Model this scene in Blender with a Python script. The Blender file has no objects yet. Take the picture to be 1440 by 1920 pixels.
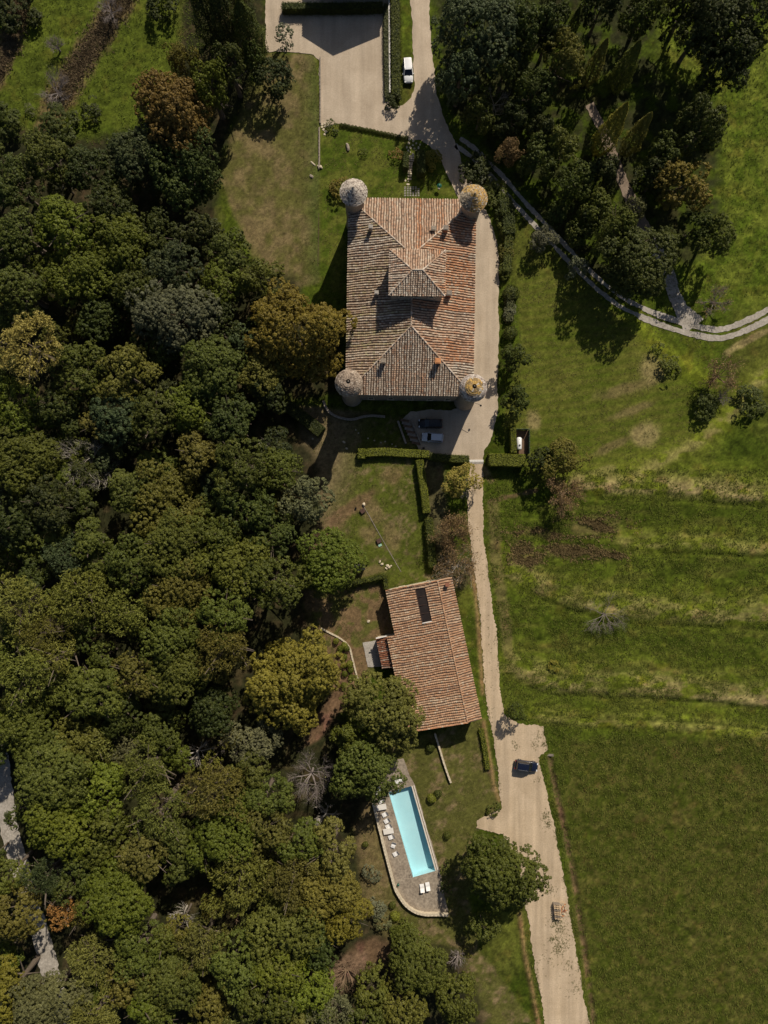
import bpy, bmesh, math, random
import numpy as np
from mathutils import Vector, Matrix
from mathutils.geometry import tessellate_polygon

random.seed(7)
scene = bpy.context.scene
COL = scene.collection

# ------------------------------------------------------------------ camera, sky, sun, exposure
HCAM = 140.0                      # flying height of the camera in metres
S = 0.105                         # metres on the ground per photograph pixel
cam_data = bpy.data.cameras.new("camera")
cam_data.sensor_fit = 'VERTICAL'
cam_data.sensor_height = 34.56
cam_data.sensor_width = 25.92
cam_data.lens = 34.56 * HCAM / (1920 * S)
cam_data.clip_start = 1.0
cam_data.clip_end = 8000.0
cam = bpy.data.objects.new("camera", cam_data)
cam.location = (0, 0, HCAM)
cam.rotation_euler = (0, 0, 0)
COL.objects.link(cam)
scene.camera = cam

SUN_EL = math.radians(40.0)
SUN_DIR = Vector((0.386 * math.cos(SUN_EL), 0.922 * math.cos(SUN_EL), math.sin(SUN_EL))).normalized()
world = bpy.data.worlds.new("World")
scene.world = world
world.use_nodes = True
wn = world.node_tree
for n in list(wn.nodes):
    wn.nodes.remove(n)
sky = wn.nodes.new('ShaderNodeTexSky')
sky.sky_type = 'NISHITA'
sky.sun_disc = False
sky.sun_elevation = SUN_EL
sky.sun_rotation = math.atan2(SUN_DIR.x, SUN_DIR.y)
sky.altitude = 300
sky.air_density = 1.0
sky.dust_density = 2.0
bg = wn.nodes.new('ShaderNodeBackground')
bg.inputs['Strength'].default_value = 0.056
wo = wn.nodes.new('ShaderNodeOutputWorld')
wn.links.new(sky.outputs[0], bg.inputs[0])
wn.links.new(bg.outputs[0], wo.inputs[0])

sun_data = bpy.data.lights.new("sun", 'SUN')
sun_data.energy = 5.0
sun_data.angle = math.radians(0.6)
sun_data.color = (1.0, 0.91, 0.77)
sun = bpy.data.objects.new("sun", sun_data)
sun.rotation_euler = SUN_DIR.to_track_quat('Z', 'Y').to_euler()
sun.location = (60, 140, 160)
COL.objects.link(sun)

scene.view_settings.view_transform = 'Standard'
scene.view_settings.look = 'None'
scene.view_settings.exposure = -0.08
scene.view_settings.gamma = 1.0
scene.view_settings.use_curve_mapping = False
scene.cycles.max_bounces = 6
scene.cycles.diffuse_bounces = 3
scene.cycles.transparent_max_bounces = 8

# ------------------------------------------------------------------ helpers
def P(px, py, z=0.0):
    """photograph pixel -> the point of the place seen there at height z"""
    k = S * (HCAM - z) / HCAM
    return Vector(((px - 720) * k, (960 - py) * k, z))

def lin(r, g, b):
    f = lambda c: (c / 255 / 12.92) if c / 255 <= 0.04045 else ((c / 255 + 0.055) / 1.055) ** 2.4
    return (f(r), f(g), f(b), 1.0)

def tag(o, label=None, cat=None, group=None, kind=None):
    if label: o['label'] = label
    if cat: o['category'] = cat
    if group: o['group'] = group
    if kind: o['kind'] = kind
    return o

def empty(name, loc=(0, 0, 0), rz=0.0, parent=None):
    o = bpy.data.objects.new(name, None)
    o.empty_display_size = 0.3
    o.location = loc
    o.rotation_euler = (0, 0, rz)
    COL.objects.link(o)
    if parent: o.parent = parent
    return o

def link_mesh(name, me, mat=None, parent=None, loc=None, rz=None):
    o = bpy.data.objects.new(name, me)
    COL.objects.link(o)
    if mat is not None and len(me.materials) == 0:
        me.materials.append(mat)
    if parent: o.parent = parent
    if loc is not None: o.location = loc
    if rz is not None: o.rotation_euler = (0, 0, rz)
    return o

class MB:
    """collects faces; build() links them as one mesh"""
    def __init__(self):
        self.v = []; self.f = []; self.c = []; self.m = []
    def add(self, verts, faces, col=None, mi=0):
        b = len(self.v)
        self.v.extend([tuple(p) for p in verts])
        for f in faces:
            self.f.append(tuple(b + i for i in f)); self.c.append(col or (1, 1, 1, 1)); self.m.append(mi)
    def box(self, c, s, rz=0.0, col=None, mi=0, taper=1.0, jit=0.0):
        cx, cy, cz = c; hx, hy, hz = s[0] / 2, s[1] / 2, s[2] / 2
        ca, sa = math.cos(rz), math.sin(rz)
        vs = []
        for dz, t in ((-hz, 1.0), (hz, taper)):
            for dx, dy in ((-hx, -hy), (hx, -hy), (hx, hy), (-hx, hy)):
                x, y = dx * t + random.uniform(-jit, jit), dy * t + random.uniform(-jit, jit)
                vs.append((cx + x * ca - y * sa, cy + x * sa + y * ca, cz + dz + random.uniform(-jit, jit)))
        self.add(vs, [(3, 2, 1, 0), (4, 5, 6, 7), (0, 1, 5, 4), (1, 2, 6, 5), (2, 3, 7, 6), (3, 0, 4, 7)], col, mi)
    def prism(self, poly, z0, z1, col=None, mi=0):
        n = len(poly)
        vs = [(p[0], p[1], z0) for p in poly] + [(p[0], p[1], z1) for p in poly]
        fs = [tuple(range(n - 1, -1, -1)), tuple(range(n, 2 * n))]
        fs += [(i, (i + 1) % n, n + (i + 1) % n, n + i) for i in range(n)]
        self.add(vs, fs, col, mi)
    def tube(self, p, q, r0, r1, n=5, col=None, mi=0, cap=True):
        p, q = Vector(p), Vector(q)
        d = (q - p)
        if d.length < 1e-6: return
        d.normalize()
        a = d.orthogonal().normalized(); b = d.cross(a)
        vs = []
        for c, r in ((p, r0), (q, r1)):
            for i in range(n):
                t = 2 * math.pi * i / n
                vs.append(c + a * (math.cos(t) * r) + b * (math.sin(t) * r))
        fs = [(i, (i + 1) % n, n + (i + 1) % n, n + i) for i in range(n)]
        if cap: fs += [tuple(range(n - 1, -1, -1)), tuple(range(n, 2 * n))]
        self.add(vs, fs, col, mi)
    def lathe(self, prof, n=24, c=(0, 0, 0), col=None, mi=0):
        vs = []; fs = []
        for r, z in prof:
            for i in range(n):
                t = 2 * math.pi * i / n
                vs.append((c[0] + r * math.cos(t), c[1] + r * math.sin(t), c[2] + z))
        for k in range(len(prof) - 1):
            for i in range(n):
                j = (i + 1) % n
                fs.append((k * n + i, k * n + j, (k + 1) * n + j, (k + 1) * n + i))
        self.add(vs, fs, col, mi)
    def mesh(self, name, mats=(), smooth=False, colors=False):
        me = bpy.data.meshes.new(name)
        me.from_pydata(self.v, [], self.f)
        for m in mats: me.materials.append(m)
        if any(self.m): me.polygons.foreach_set('material_index', self.m)
        if colors:
            at = me.attributes.new('col', 'FLOAT_COLOR', 'FACE')
            at.data.foreach_set('color', np.array(self.c, dtype=np.float32).ravel())
        if smooth: me.polygons.foreach_set('use_smooth', [True] * len(self.f))
        me.update()
        return me
    def build(self, name, mat, parent=None, loc=None, rz=None, smooth=False, colors=False):
        mats = mat if isinstance(mat, (list, tuple)) else (mat,)
        return link_mesh(name, self.mesh(name, mats, smooth, colors), None, parent, loc, rz)

# numpy lattice noise -----------------------------------------------------------
_TAB = {}
def vnoise(x, y, seed):
    if seed not in _TAB: _TAB[seed] = np.random.RandomState(seed).rand(512, 512)
    r = _TAB[seed]
    xi = np.floor(x).astype(int); yi = np.floor(y).astype(int)
    fx = x - xi; fy = y - yi
    fx = fx * fx * (3 - 2 * fx); fy = fy * fy * (3 - 2 * fy)
    a = r[xi % 512, yi % 512]; b = r[(xi + 1) % 512, yi % 512]
    c = r[xi % 512, (yi + 1) % 512]; d = r[(xi + 1) % 512, (yi + 1) % 512]
    return (a * (1 - fx) + b * fx) * (1 - fy) + (c * (1 - fx) + d * fx) * fy

def fnoise(x, y, scale, seed, octv=3, gain=0.5):
    out = 0.0; amp = 1.0; tot = 0.0; f = 1.0 / scale
    for k in range(octv):
        out = out + amp * vnoise(x * f + 37.3 * k, y * f - 11.9 * k, seed + k)
        tot += amp; amp *= gain; f *= 2.03
    return out / tot

def sstep(a, b, x):
    t = np.clip((x - a) / (b - a), 0, 1)
    return t * t * (3 - 2 * t)

def poly_sdf(x, y, poly):
    """signed distance (negative inside) of many points to a polygon"""
    d2 = np.full(x.shape, 1e18); inside = np.zeros(x.shape, bool)
    n = len(poly)
    for i in range(n):
        x0, y0 = poly[i]; x1, y1 = poly[(i + 1) % n]
        dx, dy = x1 - x0, y1 - y0
        L = dx * dx + dy * dy + 1e-12
        t = np.clip(((x - x0) * dx + (y - y0) * dy) / L, 0, 1)
        d2 = np.minimum(d2, (x - x0 - t * dx) ** 2 + (y - y0 - t * dy) ** 2)
        if y0 != y1:
            cond = ((y0 > y) != (y1 > y)) & (x < (x1 - x0) * (y - y0) / (y1 - y0) + x0)
            inside ^= cond
    d = np.sqrt(d2)
    return np.where(inside, -d, d)

def line_dist(x, y, pts):
    d2 = np.full(x.shape, 1e18)
    for (x0, y0), (x1, y1) in zip(pts[:-1], pts[1:]):
        dx, dy = x1 - x0, y1 - y0
        t = np.clip(((x - x0) * dx + (y - y0) * dy) / (dx * dx + dy * dy + 1e-12), 0, 1)
        d2 = np.minimum(d2, (x - x0 - t * dx) ** 2 + (y - y0 - t * dy) ** 2)
    return np.sqrt(d2)

def smooth_path(pts, step):
    """Catmull-Rom through pts, resampled about every `step`"""
    p = [Vector((a, b)) for a, b in pts]
    p = [p[0] * 2 - p[1]] + p + [p[-1] * 2 - p[-2]]
    out = []
    for i in range(1, len(p) - 2):
        n = max(1, int((p[i + 1] - p[i]).length / step))
        for k in range(n):
            t = k / n
            a, b, c, d = p[i - 1], p[i], p[i + 1], p[i + 2]
            out.append(0.5 * ((2 * b) + (c - a) * t + (2 * a - 5 * b + 4 * c - d) * t * t + (3 * b - a - 3 * c + d) * t ** 3))
    out.append(p[-2])
    return out

# ------------------------------------------------------------------ materials
def new_mat(name):
    m = bpy.data.materials.new(name)
    m.use_nodes = True
    m.use_transparent_shadow = True
    nt = m.node_tree
    b = nt.nodes['Principled BSDF']
    return m, nt, b

def N(nt, t, **kw):
    n = nt.nodes.new(t)
    for k, v in kw.items():
        if k in n.inputs: n.inputs[k].default_value = v
        else: setattr(n, k, v)
    return n

def mixc(nt, fac, a, b, mode='MIX'):
    n = nt.nodes.new('ShaderNodeMix'); n.data_type = 'RGBA'; n.blend_type = mode
    for i, v in ((0, fac), (6, a), (7, b)):
        if hasattr(v, 'links') or isinstance(v, bpy.types.NodeSocket): nt.links.new(v, n.inputs[i])
        else: n.inputs[i].default_value = v
    return n.outputs[2]

def ramp(nt, src, lo, hi, a=0.0, b=1.0):
    n = nt.nodes.new('ShaderNodeMapRange')
    n.inputs[1].default_value = lo; n.inputs[2].default_value = hi
    n.inputs[3].default_value = a; n.inputs[4].default_value = b
    nt.links.new(src, n.inputs[0])
    return n.outputs[0]

def noise(nt, scale, detail=3, rough=0.6, obj=True):
    t = nt.nodes.new('ShaderNodeTexCoord')
    n = nt.nodes.new('ShaderNodeTexNoise')
    n.inputs['Scale'].default_value = scale; n.inputs['Detail'].default_value = detail
    n.inputs['Roughness'].default_value = rough
    nt.links.new(t.outputs['Object' if obj else 'Generated'], n.inputs['Vector'])
    return n.outputs[0]

def bump(nt, b, h, strength, dist):
    n = nt.nodes.new('ShaderNodeBump')
    n.inputs['Strength'].default_value = strength; n.inputs['Distance'].default_value = dist
    nt.links.new(h, n.inputs['Height']); nt.links.new(n.outputs[0], b.inputs['Normal'])

def mat_mottled(name, c1, c2, scale=3.0, rough=0.85, bumpd=0.02, fine=None, spec=0.3, grain=0.28):
    m, nt, b = new_mat(name)
    f = ramp(nt, noise(nt, scale, 5, 0.65), 0.3, 0.7)
    c = mixc(nt, f, c1, c2)
    if fine:
        g = ramp(nt, noise(nt, fine, 2, 0.6), 0.25, 0.75, 1 - grain, 1 + grain)
        vv = nt.nodes.new('ShaderNodeVectorMath'); vv.operation = 'SCALE'
        nt.links.new(c, vv.inputs[0]); nt.links.new(g, vv.inputs['Scale'])
        c = vv.outputs[0]
    nt.links.new(c, b.inputs['Base Color'])
    b.inputs['Roughness'].default_value = rough
    b.inputs['Specular IOR Level'].default_value = spec
    if bumpd: bump(nt, b, noise(nt, scale * 6, 3), 0.6, bumpd)
    return m

def mat_attr(name, rough=0.85, fine=8.0, spec=0.25, bumpd=0.0):
    """colour from the mesh's own 'col' attribute, with grain"""
    m, nt, b = new_mat(name)
    a = nt.nodes.new('ShaderNodeAttribute'); a.attribute_name = 'col'
    g = ramp(nt, noise(nt, fine, 3, 0.65), 0.25, 0.75, 0.7, 1.3)
    vv = nt.nodes.new('ShaderNodeVectorMath'); vv.operation = 'SCALE'
    nt.links.new(a.outputs['Color'], vv.inputs[0]); nt.links.new(g, vv.inputs['Scale'])
    nt.links.new(vv.outputs[0], b.inputs['Base Color'])
    b.inputs['Roughness'].default_value = rough
    b.inputs['Specular IOR Level'].default_value = spec
    if bumpd: bump(nt, b, noise(nt, fine, 4), 0.8, bumpd)
    return m

def mat_paint(name, col, rough=0.25, coat=0.6, metal=0.0):
    m, nt, b = new_mat(name)
    c = mixc(nt, ramp(nt, noise(nt, 4.0, 3), 0.3, 0.8, 0.0, 0.25), col, (col[0] * 0.7, col[1] * 0.7, col[2] * 0.68, 1))
    nt.links.new(c, b.inputs['Base Color'])
    b.inputs['Roughness'].default_value = rough
    b.inputs['Metallic'].default_value = metal
    b.inputs['Coat Weight'].default_value = coat
    b.inputs['Coat Roughness'].default_value = 0.06
    return m

def mat_leaf(name, rough=0.6, trans=0.18):
    """leaf colour = the object's own colour, varied leaf by leaf (attribute v)"""
    m, nt, b = new_mat(name)
    oi = nt.nodes.new('ShaderNodeObjectInfo')
    a = nt.nodes.new('ShaderNodeAttribute'); a.attribute_name = 'v'
    vary = ramp(nt, a.outputs['Fac'], 0, 1, 0.5, 1.5)
    sc = nt.nodes.new('ShaderNodeVectorMath'); sc.operation = 'SCALE'
    nt.links.new(oi.outputs['Color'], sc.inputs[0]); nt.links.new(vary, sc.inputs['Scale'])
    warm = mixc(nt, ramp(nt, a.outputs['Fac'], 0.55, 1.0, 0.0, 0.30), sc.outputs[0], (0.22, 0.19, 0.04, 1))
    nt.links.new(warm, b.inputs['Base Color'])
    b.inputs['Roughness'].default_value = rough
    b.inputs['Specular IOR Level'].default_value = 0.25
    tr = nt.nodes.new('ShaderNodeBsdfTranslucent')
    nt.links.new(warm, tr.inputs['Color'])
    mx = nt.nodes.new('ShaderNodeMixShader'); mx.inputs[0].default_value = trans
    out = nt.nodes['Material Output']
    nt.links.new(b.outputs[0], mx.inputs[1]); nt.links.new(tr.outputs[0], mx.inputs[2])
    nt.links.new(mx.outputs[0], out.inputs['Surface'])
    return m

M = {}
M['leaf'] = mat_leaf('foliage')
M['hedge_core'] = mat_mottled('hedge_core', (0.012, 0.018, 0.004, 1), (0.02, 0.028, 0.007, 1), 4, 0.9, 0.05)
M['bark'] = mat_mottled('bark', (0.09, 0.065, 0.045, 1), (0.16, 0.13, 0.10, 1), 3, 0.9, 0.03)
M['pale_bark'] = mat_mottled('pale_bark', (0.30, 0.26, 0.21, 1), (0.45, 0.41, 0.35, 1), 2, 0.9, 0.02)
M['brown_twig'] = mat_mottled('brown_twig', (0.17, 0.105, 0.06, 1), (0.27, 0.19, 0.12, 1), 2, 0.9, 0.02)
M['grey_twig'] = mat_mottled('grey_twig', (0.16, 0.13, 0.115, 1), (0.27, 0.23, 0.21, 1), 2, 0.9, 0.02)
M['gravel'] = mat_mottled('gravel', (0.37, 0.295, 0.215, 1), (0.47, 0.385, 0.29, 1), 0.22, 0.95, 0.012, fine=4.5, grain=0.14)
M['lane'] = mat_mottled('lane_gravel', (0.40, 0.305, 0.20, 1), (0.50, 0.39, 0.27, 1), 0.25, 0.95, 0.012, fine=4.5, grain=0.16)
def add_streaks(m, along=0.045, across=0.9, amt=0.16):
    nt = m.node_tree; b = nt.nodes['Principled BSDF']
    src = b.inputs['Base Color'].links[0].from_socket
    t = nt.nodes.new('ShaderNodeTexCoord'); mp = nt.nodes.new('ShaderNodeMapping')
    mp.inputs['Scale'].default_value = (across, along, 1); mp.inputs['Rotation'].default_value = (0, 0, math.radians(8))
    nz = nt.nodes.new('ShaderNodeTexNoise'); nz.inputs['Scale'].default_value = 1.0; nz.inputs['Detail'].default_value = 4
    nt.links.new(t.outputs['Object'], mp.inputs[0]); nt.links.new(mp.outputs[0], nz.inputs['Vector'])
    g = ramp(nt, nz.outputs[0], 0.3, 0.7, 1 - amt, 1 + amt)
    vv = nt.nodes.new('ShaderNodeVectorMath'); vv.operation = 'SCALE'
    nt.links.new(src, vv.inputs[0]); nt.links.new(g, vv.inputs['Scale']); nt.links.new(vv.outputs[0], b.inputs['Base Color'])
add_streaks(M['gravel'], 0.05, 0.7, 0.13); add_streaks(M['lane'], 0.05, 0.9, 0.17)
M['track'] = mat_mottled('track_gravel', (0.27, 0.24, 0.20, 1), (0.40, 0.36, 0.31, 1), 0.5, 0.95, 0.02, fine=2.5)
M['shaded_dirt_track'] = mat_mottled('shaded_dirt_track', (0.17, 0.125, 0.09, 1), (0.26, 0.20, 0.15, 1), 0.5, 0.95, 0.02, fine=2.5)  # brown earth, its colour darkened to stand for the cypress row's shade
M['tile'] = mat_attr('clay_tile', 0.85, 9.0, 0.2)
M['tile_bed'] = mat_mottled('tile_bed', (0.10, 0.066, 0.046, 1), (0.16, 0.105, 0.072, 1), 1.5, 0.95, 0.02)  # sheet under the tiles, coloured dark for the shade between their rows
M['stone_slab'] = mat_attr('stone_slab', 0.9, 6.0, 0.2, 0.02)
M['wall_stone'] = mat_mottled('wall_stone', (0.22, 0.18, 0.14, 1), (0.33, 0.28, 0.22, 1), 1.2, 0.9, 0.03, fine=5)
M['pale_stone'] = mat_mottled('pale_stone', (0.44, 0.37, 0.26, 1), (0.60, 0.52, 0.39, 1), 1.5, 0.9, 0.03, fine=5)
M['brick_red'] = mat_mottled('old_brick', (0.22, 0.085, 0.05, 1), (0.33, 0.15, 0.09, 1), 2.0, 0.9, 0.02, fine=6)
M['white_render'] = mat_mottled('white_render', (0.62, 0.58, 0.52, 1), (0.74, 0.71, 0.66, 1), 1.0, 0.8, 0.01)
M['concrete'] = mat_mottled('concrete', (0.30, 0.27, 0.235, 1), (0.40, 0.37, 0.33, 1), 0.8, 0.9, 0.01, fine=4)
M['paving'] = mat_mottled('pool_paving', (0.20, 0.16, 0.12, 1), (0.33, 0.275, 0.21, 1), 0.55, 0.9, 0.02, fine=2.2)
M['glass_dark'] = mat_paint('dark_glass', (0.010, 0.012, 0.016, 1), 0.06, 0.5)
M['roof_glass'] = mat_mottled('roof_glass', (0.018, 0.014, 0.013, 1), (0.035, 0.026, 0.023, 1), 0.8, 0.5, 0.0, spec=0.2)
M['black_paint'] = mat_paint('black_car_paint', (0.006, 0.007, 0.009, 1), 0.3, 0.15)
M['blue_paint'] = mat_paint('night_blue_paint', (0.008, 0.011, 0.026, 1), 0.2)
M['white_paint'] = mat_paint('white_car_paint', (0.78, 0.78, 0.78, 1), 0.3)
M['silver_paint'] = mat_paint('silver_car_paint', (0.52, 0.55, 0.60, 1), 0.3)
M['rubber'] = mat_mottled('tyre_rubber', (0.012, 0.012, 0.012, 1), (0.025, 0.025, 0.025, 1), 8, 0.9, 0.0)
M['metal'] = mat_paint('alloy', (0.45, 0.45, 0.46, 1), 0.35, 0.0, 0.8)
M['black_plastic'] = mat_mottled('black_plastic', (0.012, 0.012, 0.013, 1), (0.025, 0.025, 0.026, 1), 5, 0.5, 0.0)
M['red_lamp'] = mat_paint('red_lamp', (0.35, 0.02, 0.015, 1), 0.2)
M['clear_lamp'] = mat_paint('clear_lamp', (0.7, 0.7, 0.7, 1), 0.15)
M['white_cloth'] = mat_mottled('white_canvas', (0.72, 0.70, 0.67, 1), (0.80, 0.78, 0.76, 1), 3, 0.85, 0.0)
M['pale_wood'] = mat_mottled('pale_wood', (0.42, 0.31, 0.19, 1), (0.60, 0.46, 0.31, 1), 3, 0.85, 0.01, fine=12)
M['grey_wood'] = mat_mottled('grey_wood', (0.17, 0.14, 0.115, 1), (0.28, 0.24, 0.20, 1), 3, 0.9, 0.01, fine=12)
M['brown_wood'] = mat_mottled('brown_wood', (0.055, 0.03, 0.024, 1), (0.10, 0.055, 0.04, 1), 3, 0.8, 0.01)
M['felt'] = mat_mottled('roofing_felt', (0.016, 0.016, 0.02, 1), (0.032, 0.032, 0.038, 1), 2, 0.75, 0.01)
M['green_plastic'] = mat_paint('green_plastic', (0.006, 0.085, 0.055, 1), 0.45, 0.1)
M['mint_plastic'] = mat_paint('mint_plastic', (0.30, 0.50, 0.38, 1), 0.5, 0.1)
M['tank_white'] = mat_paint('tank_white', (0.80, 0.80, 0.79, 1), 0.4, 0.2)
M['terracotta'] = mat_mottled('terracotta', (0.42, 0.17, 0.07, 1), (0.55, 0.26, 0.11, 1), 2, 0.85, 0.01, fine=8)
M['green_fence'] = mat_paint('green_fence', (0.03, 0.075, 0.05, 1), 0.5, 0.0)
M['soil'] = mat_mottled('soil', (0.10, 0.062, 0.04, 1), (0.19, 0.12, 0.075, 1), 0.8, 0.95, 0.03, fine=4)
M['pool_shell'] = mat_mottled('pool_lining', (0.44, 0.69, 0.74, 1), (0.50, 0.74, 0.78, 1), 0.35, 0.6, 0.0)
M['coping'] = mat_mottled('pool_coping', (0.58, 0.52, 0.44, 1), (0.70, 0.64, 0.56, 1), 1.5, 0.8, 0.01, fine=6)

def mat_water():
    m, nt, b = new_mat('pool_water')
    m.use_transparent_shadow = True
    nt.nodes.remove(b)
    tr = nt.nodes.new('ShaderNodeBsdfTransparent'); tr.inputs[0].default_value = (0.93, 0.985, 0.99, 1)
    gl = nt.nodes.new('ShaderNodeBsdfGlossy'); gl.inputs['Roughness'].default_value = 0.03
    bp = nt.nodes.new('ShaderNodeBump'); bp.inputs['Strength'].default_value = 0.15; bp.inputs['Distance'].default_value = 0.03
    nt.links.new(noise(nt, 1.6, 3), bp.inputs['Height'])
    nt.links.new(bp.outputs[0], gl.inputs['Normal'])
    mx = nt.nodes.new('ShaderNodeMixShader')
    mx.inputs[0].default_value = 0.03; nt.links.new(tr.outputs[0], mx.inputs[1]); nt.links.new(gl.outputs[0], mx.inputs[2])
    nt.links.new(mx.outputs[0], nt.nodes['Material Output'].inputs['Surface'])
    return m
M['water'] = mat_water()

def mat_ground():
    m, nt, b = new_mat('grassland')
    a = nt.nodes.new('ShaderNodeAttribute'); a.attribute_name = 'col'
    g1 = ramp(nt, noise(nt, 1.6, 4, 0.7), 0.28, 0.72, 0.62, 1.38)
    g2 = ramp(nt, noise(nt, 6.0, 3, 0.7), 0.28, 0.72, 0.7, 1.3)
    mu = nt.nodes.new('ShaderNodeMath'); mu.operation = 'MULTIPLY'
    nt.links.new(g1, mu.inputs[0]); nt.links.new(g2, mu.inputs[1])
    vv = nt.nodes.new('ShaderNodeVectorMath'); vv.operation = 'SCALE'
    nt.links.new(a.outputs['Color'], vv.inputs[0]); nt.links.new(mu.outputs[0], vv.inputs['Scale'])
    nt.links.new(vv.outputs[0], b.inputs['Base Color'])
    b.inputs['Roughness'].default_value = 0.95
    b.inputs['Specular IOR Level'].default_value = 0.1
    bump(nt, b, noise(nt, 4.0, 5, 0.75), 0.9, 0.09)
    return m
M['ground'] = mat_ground()
# ------------------------------------------------------------------ plan of the place (photograph pixels on the ground)
FORECOURT = [(497, -60), (497, 96), (560, 99), (588, 103), (598, 113), (600, 160), (600, 236), (640, 231), (690, 243), (750, 257),
             (790, 262), (806, 273), (823, 294), (840, 328), (855, 362), (868, 395), (872, 420), (872, 760),
             (846, 768), (800, 768), (770, 772), (757, 784), (772, 815), (790, 851), (840, 857), (880, 864), (907, 864), (909, 846), (924, 818), (932, 775),
             (933, 700), (935, 600), (936, 500), (931, 445), (917, 408), (900, 378), (882, 340), (866, 302), (856, 272), (845, 250), (830, 215),
             (819, 170), (811, 110), (806, 50), (803, -60), (768, -60), (770, 0), (773, 60), (775, 120), (779, 160), (771, 182), (755, 198), (737, 203),
             (729, 190), (729, -60)]
LANE_L = [(880, 866), (878, 900), (877, 950), (880, 1000), (888, 1060), (897, 1130), (904, 1210), (909, 1300), (922, 1362), (931, 1428), (938, 1497), (940, 1513), (922, 1524),
          (894, 1538), (893, 1554), (915, 1558), (945, 1562), (970, 1640), (988, 1712), (998, 1784), (1023, 1918), (1032, 1970)]
LANE_R = [(906, 866), (905, 900), (905, 945), (910, 1030), (920, 1110), (930, 1190), (935, 1250), (940, 1310), (944, 1338), (965, 1352), (990, 1358), (1018, 1360), (1023, 1385),
          (1025, 1406), (1008, 1419), (1018, 1456), (1032, 1520), (1048, 1591), (1060, 1660), (1068, 1712), (1082, 1801), (1105, 1918), (1113, 1970)]
LANE = LANE_L + LANE_R[::-1]
TERRACE = [(757, 1421), (768, 1455), (778, 1471), (800, 1550), (824, 1631), (828, 1650), (834, 1680), (841, 1709), (815, 1710), (795, 1710), (775, 1703), (760, 1692), (747, 1674),
           (740, 1659), (733, 1633), (714, 1559), (702, 1506), (690, 1455), (715, 1430)]
POOL = [(728.7, 1485.3), (771.3, 1473.7), (816.3, 1632.5), (774.4, 1644.7)]
TRACK_C = [(858, 266), (880, 281), (905, 303), (940, 340), (985, 392), (1040, 450), (1092, 505), (1150, 556), (1200, 584), (1255, 606), (1310, 621), (1350, 626), (1390, 614), (1440, 590), (1500, 555)]
BRANCH_C = [(1302, 612), (1278, 580), (1262, 545), (1250, 505), (1220, 450), (1190, 390), (1160, 320), (1130, 245), (1105, 195)]
WOOD_TRACK = [(-20, 1330), (-2, 1420), (8, 1490), (18, 1560), (34, 1610), (52, 1680), (76, 1755), (96, 1830), (112, 1900), (120, 1970)]
SLAB = [(680, 1205), (708, 1200), (716, 1250), (690, 1250)]
BED = [(620, 1195), (640, 1199), (656, 1215), (664, 1245), (670, 1272), (668, 1300), (650, 1330), (625, 1345), (600, 1385), (570, 1400), (590, 1350), (622, 1300), (632, 1250)]

def W(pts):
    return [((x - 720) * S, (960 - y) * S) for x, y in pts]

# ------------------------------------------------------------------ ground: one sheet, fine in the middle, reaching the horizon
fx = np.arange(-82, 82.01, 0.35); fy = np.arange(-107, 107.01, 0.35)
out = np.array([3500.0, 1500, 700, 350, 200, 140, 110])
xs = np.concatenate([-out, fx, out[::-1]]); ys = np.concatenate([-out[:-1], fy, out[:-1][::-1]])
ys = np.sort(ys); xs = np.sort(xs)
GX, GY = np.meshgrid(xs, ys, indexing='ij')
PX = GX / S + 720; PY = 960 - GY / S
NX, NY = PX + 14 * (fnoise(PX, PY, 40, 3) - .5), PY + 14 * (fnoise(PX, PY, 40, 5) - .5)   # wobbled plan, for soft natural edges

def blob(cx, cy, rx, ry, rot=0.0, soft=0.5, nz=0.7, seed=11, sc=18):
    a = math.radians(rot); dx, dy = PX - cx, PY - cy
    u = (dx * math.cos(a) + dy * math.sin(a)) / rx; v = (-dx * math.sin(a) + dy * math.cos(a)) / ry
    d = np.sqrt(u * u + v * v) + nz * (fnoise(PX, PY, sc, seed, 4) - .5)
    return 1 - sstep(1 - soft, 1 + soft * 0.4, d)

def zone(poly, soft=6.0, nz=8.0, seed=21, sc=14):
    d = poly_sdf(PX, PY, poly) + nz * 2 * (fnoise(PX, PY, sc, seed, 4) - .5)
    return 1 - sstep(-soft, soft, d)

def stripe(pts, w, nz=4.0, seed=31, sc=16):
    d = line_dist(PX, PY, pts) + nz * 2 * (fnoise(PX, PY, sc, seed, 4) - .5)
    return 1 - sstep(w * 0.5, w, d)

def rgb(c): return np.array(c[:3])
G_DEEP, G_MID, G_LITE, G_YEL = rgb((.036, .054, .004)), rgb((.060, .084, .007)), rgb((.096, .118, .014)), rgb((.140, .125, .030))
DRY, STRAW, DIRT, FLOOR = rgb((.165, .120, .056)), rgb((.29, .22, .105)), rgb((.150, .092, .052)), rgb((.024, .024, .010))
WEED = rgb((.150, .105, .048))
n1 = fnoise(PX, PY, 70, 41, 5); n2 = fnoise(PX, PY, 18, 51, 4); n3 = fnoise(PX, PY, 6, 61, 3); n4 = fnoise(PX, PY, 160, 71, 3)
def mix(a, b, t): return a + (b - a) * t[..., None]
base = mix(np.broadcast_to(G_DEEP, GX.shape + (3,)), np.broadcast_to(G_MID, GX.shape + (3,)), sstep(.35, .65, n1))
base = mix(base, np.broadcast_to(G_LITE, base.shape), sstep(.52, .78, n2) * .55)
base = mix(base, np.broadcast_to(G_YEL, base.shape), sstep(.55, .8, n4) * .35)
tall = np.ones(GX.shape)                              # 1 = uncut meadow, 0 = mown
def lay(c, m, k=1.0):
    global base
    base = mix(base, np.broadcast_to(c, base.shape), np.clip(m * k, 0, 1))

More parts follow.
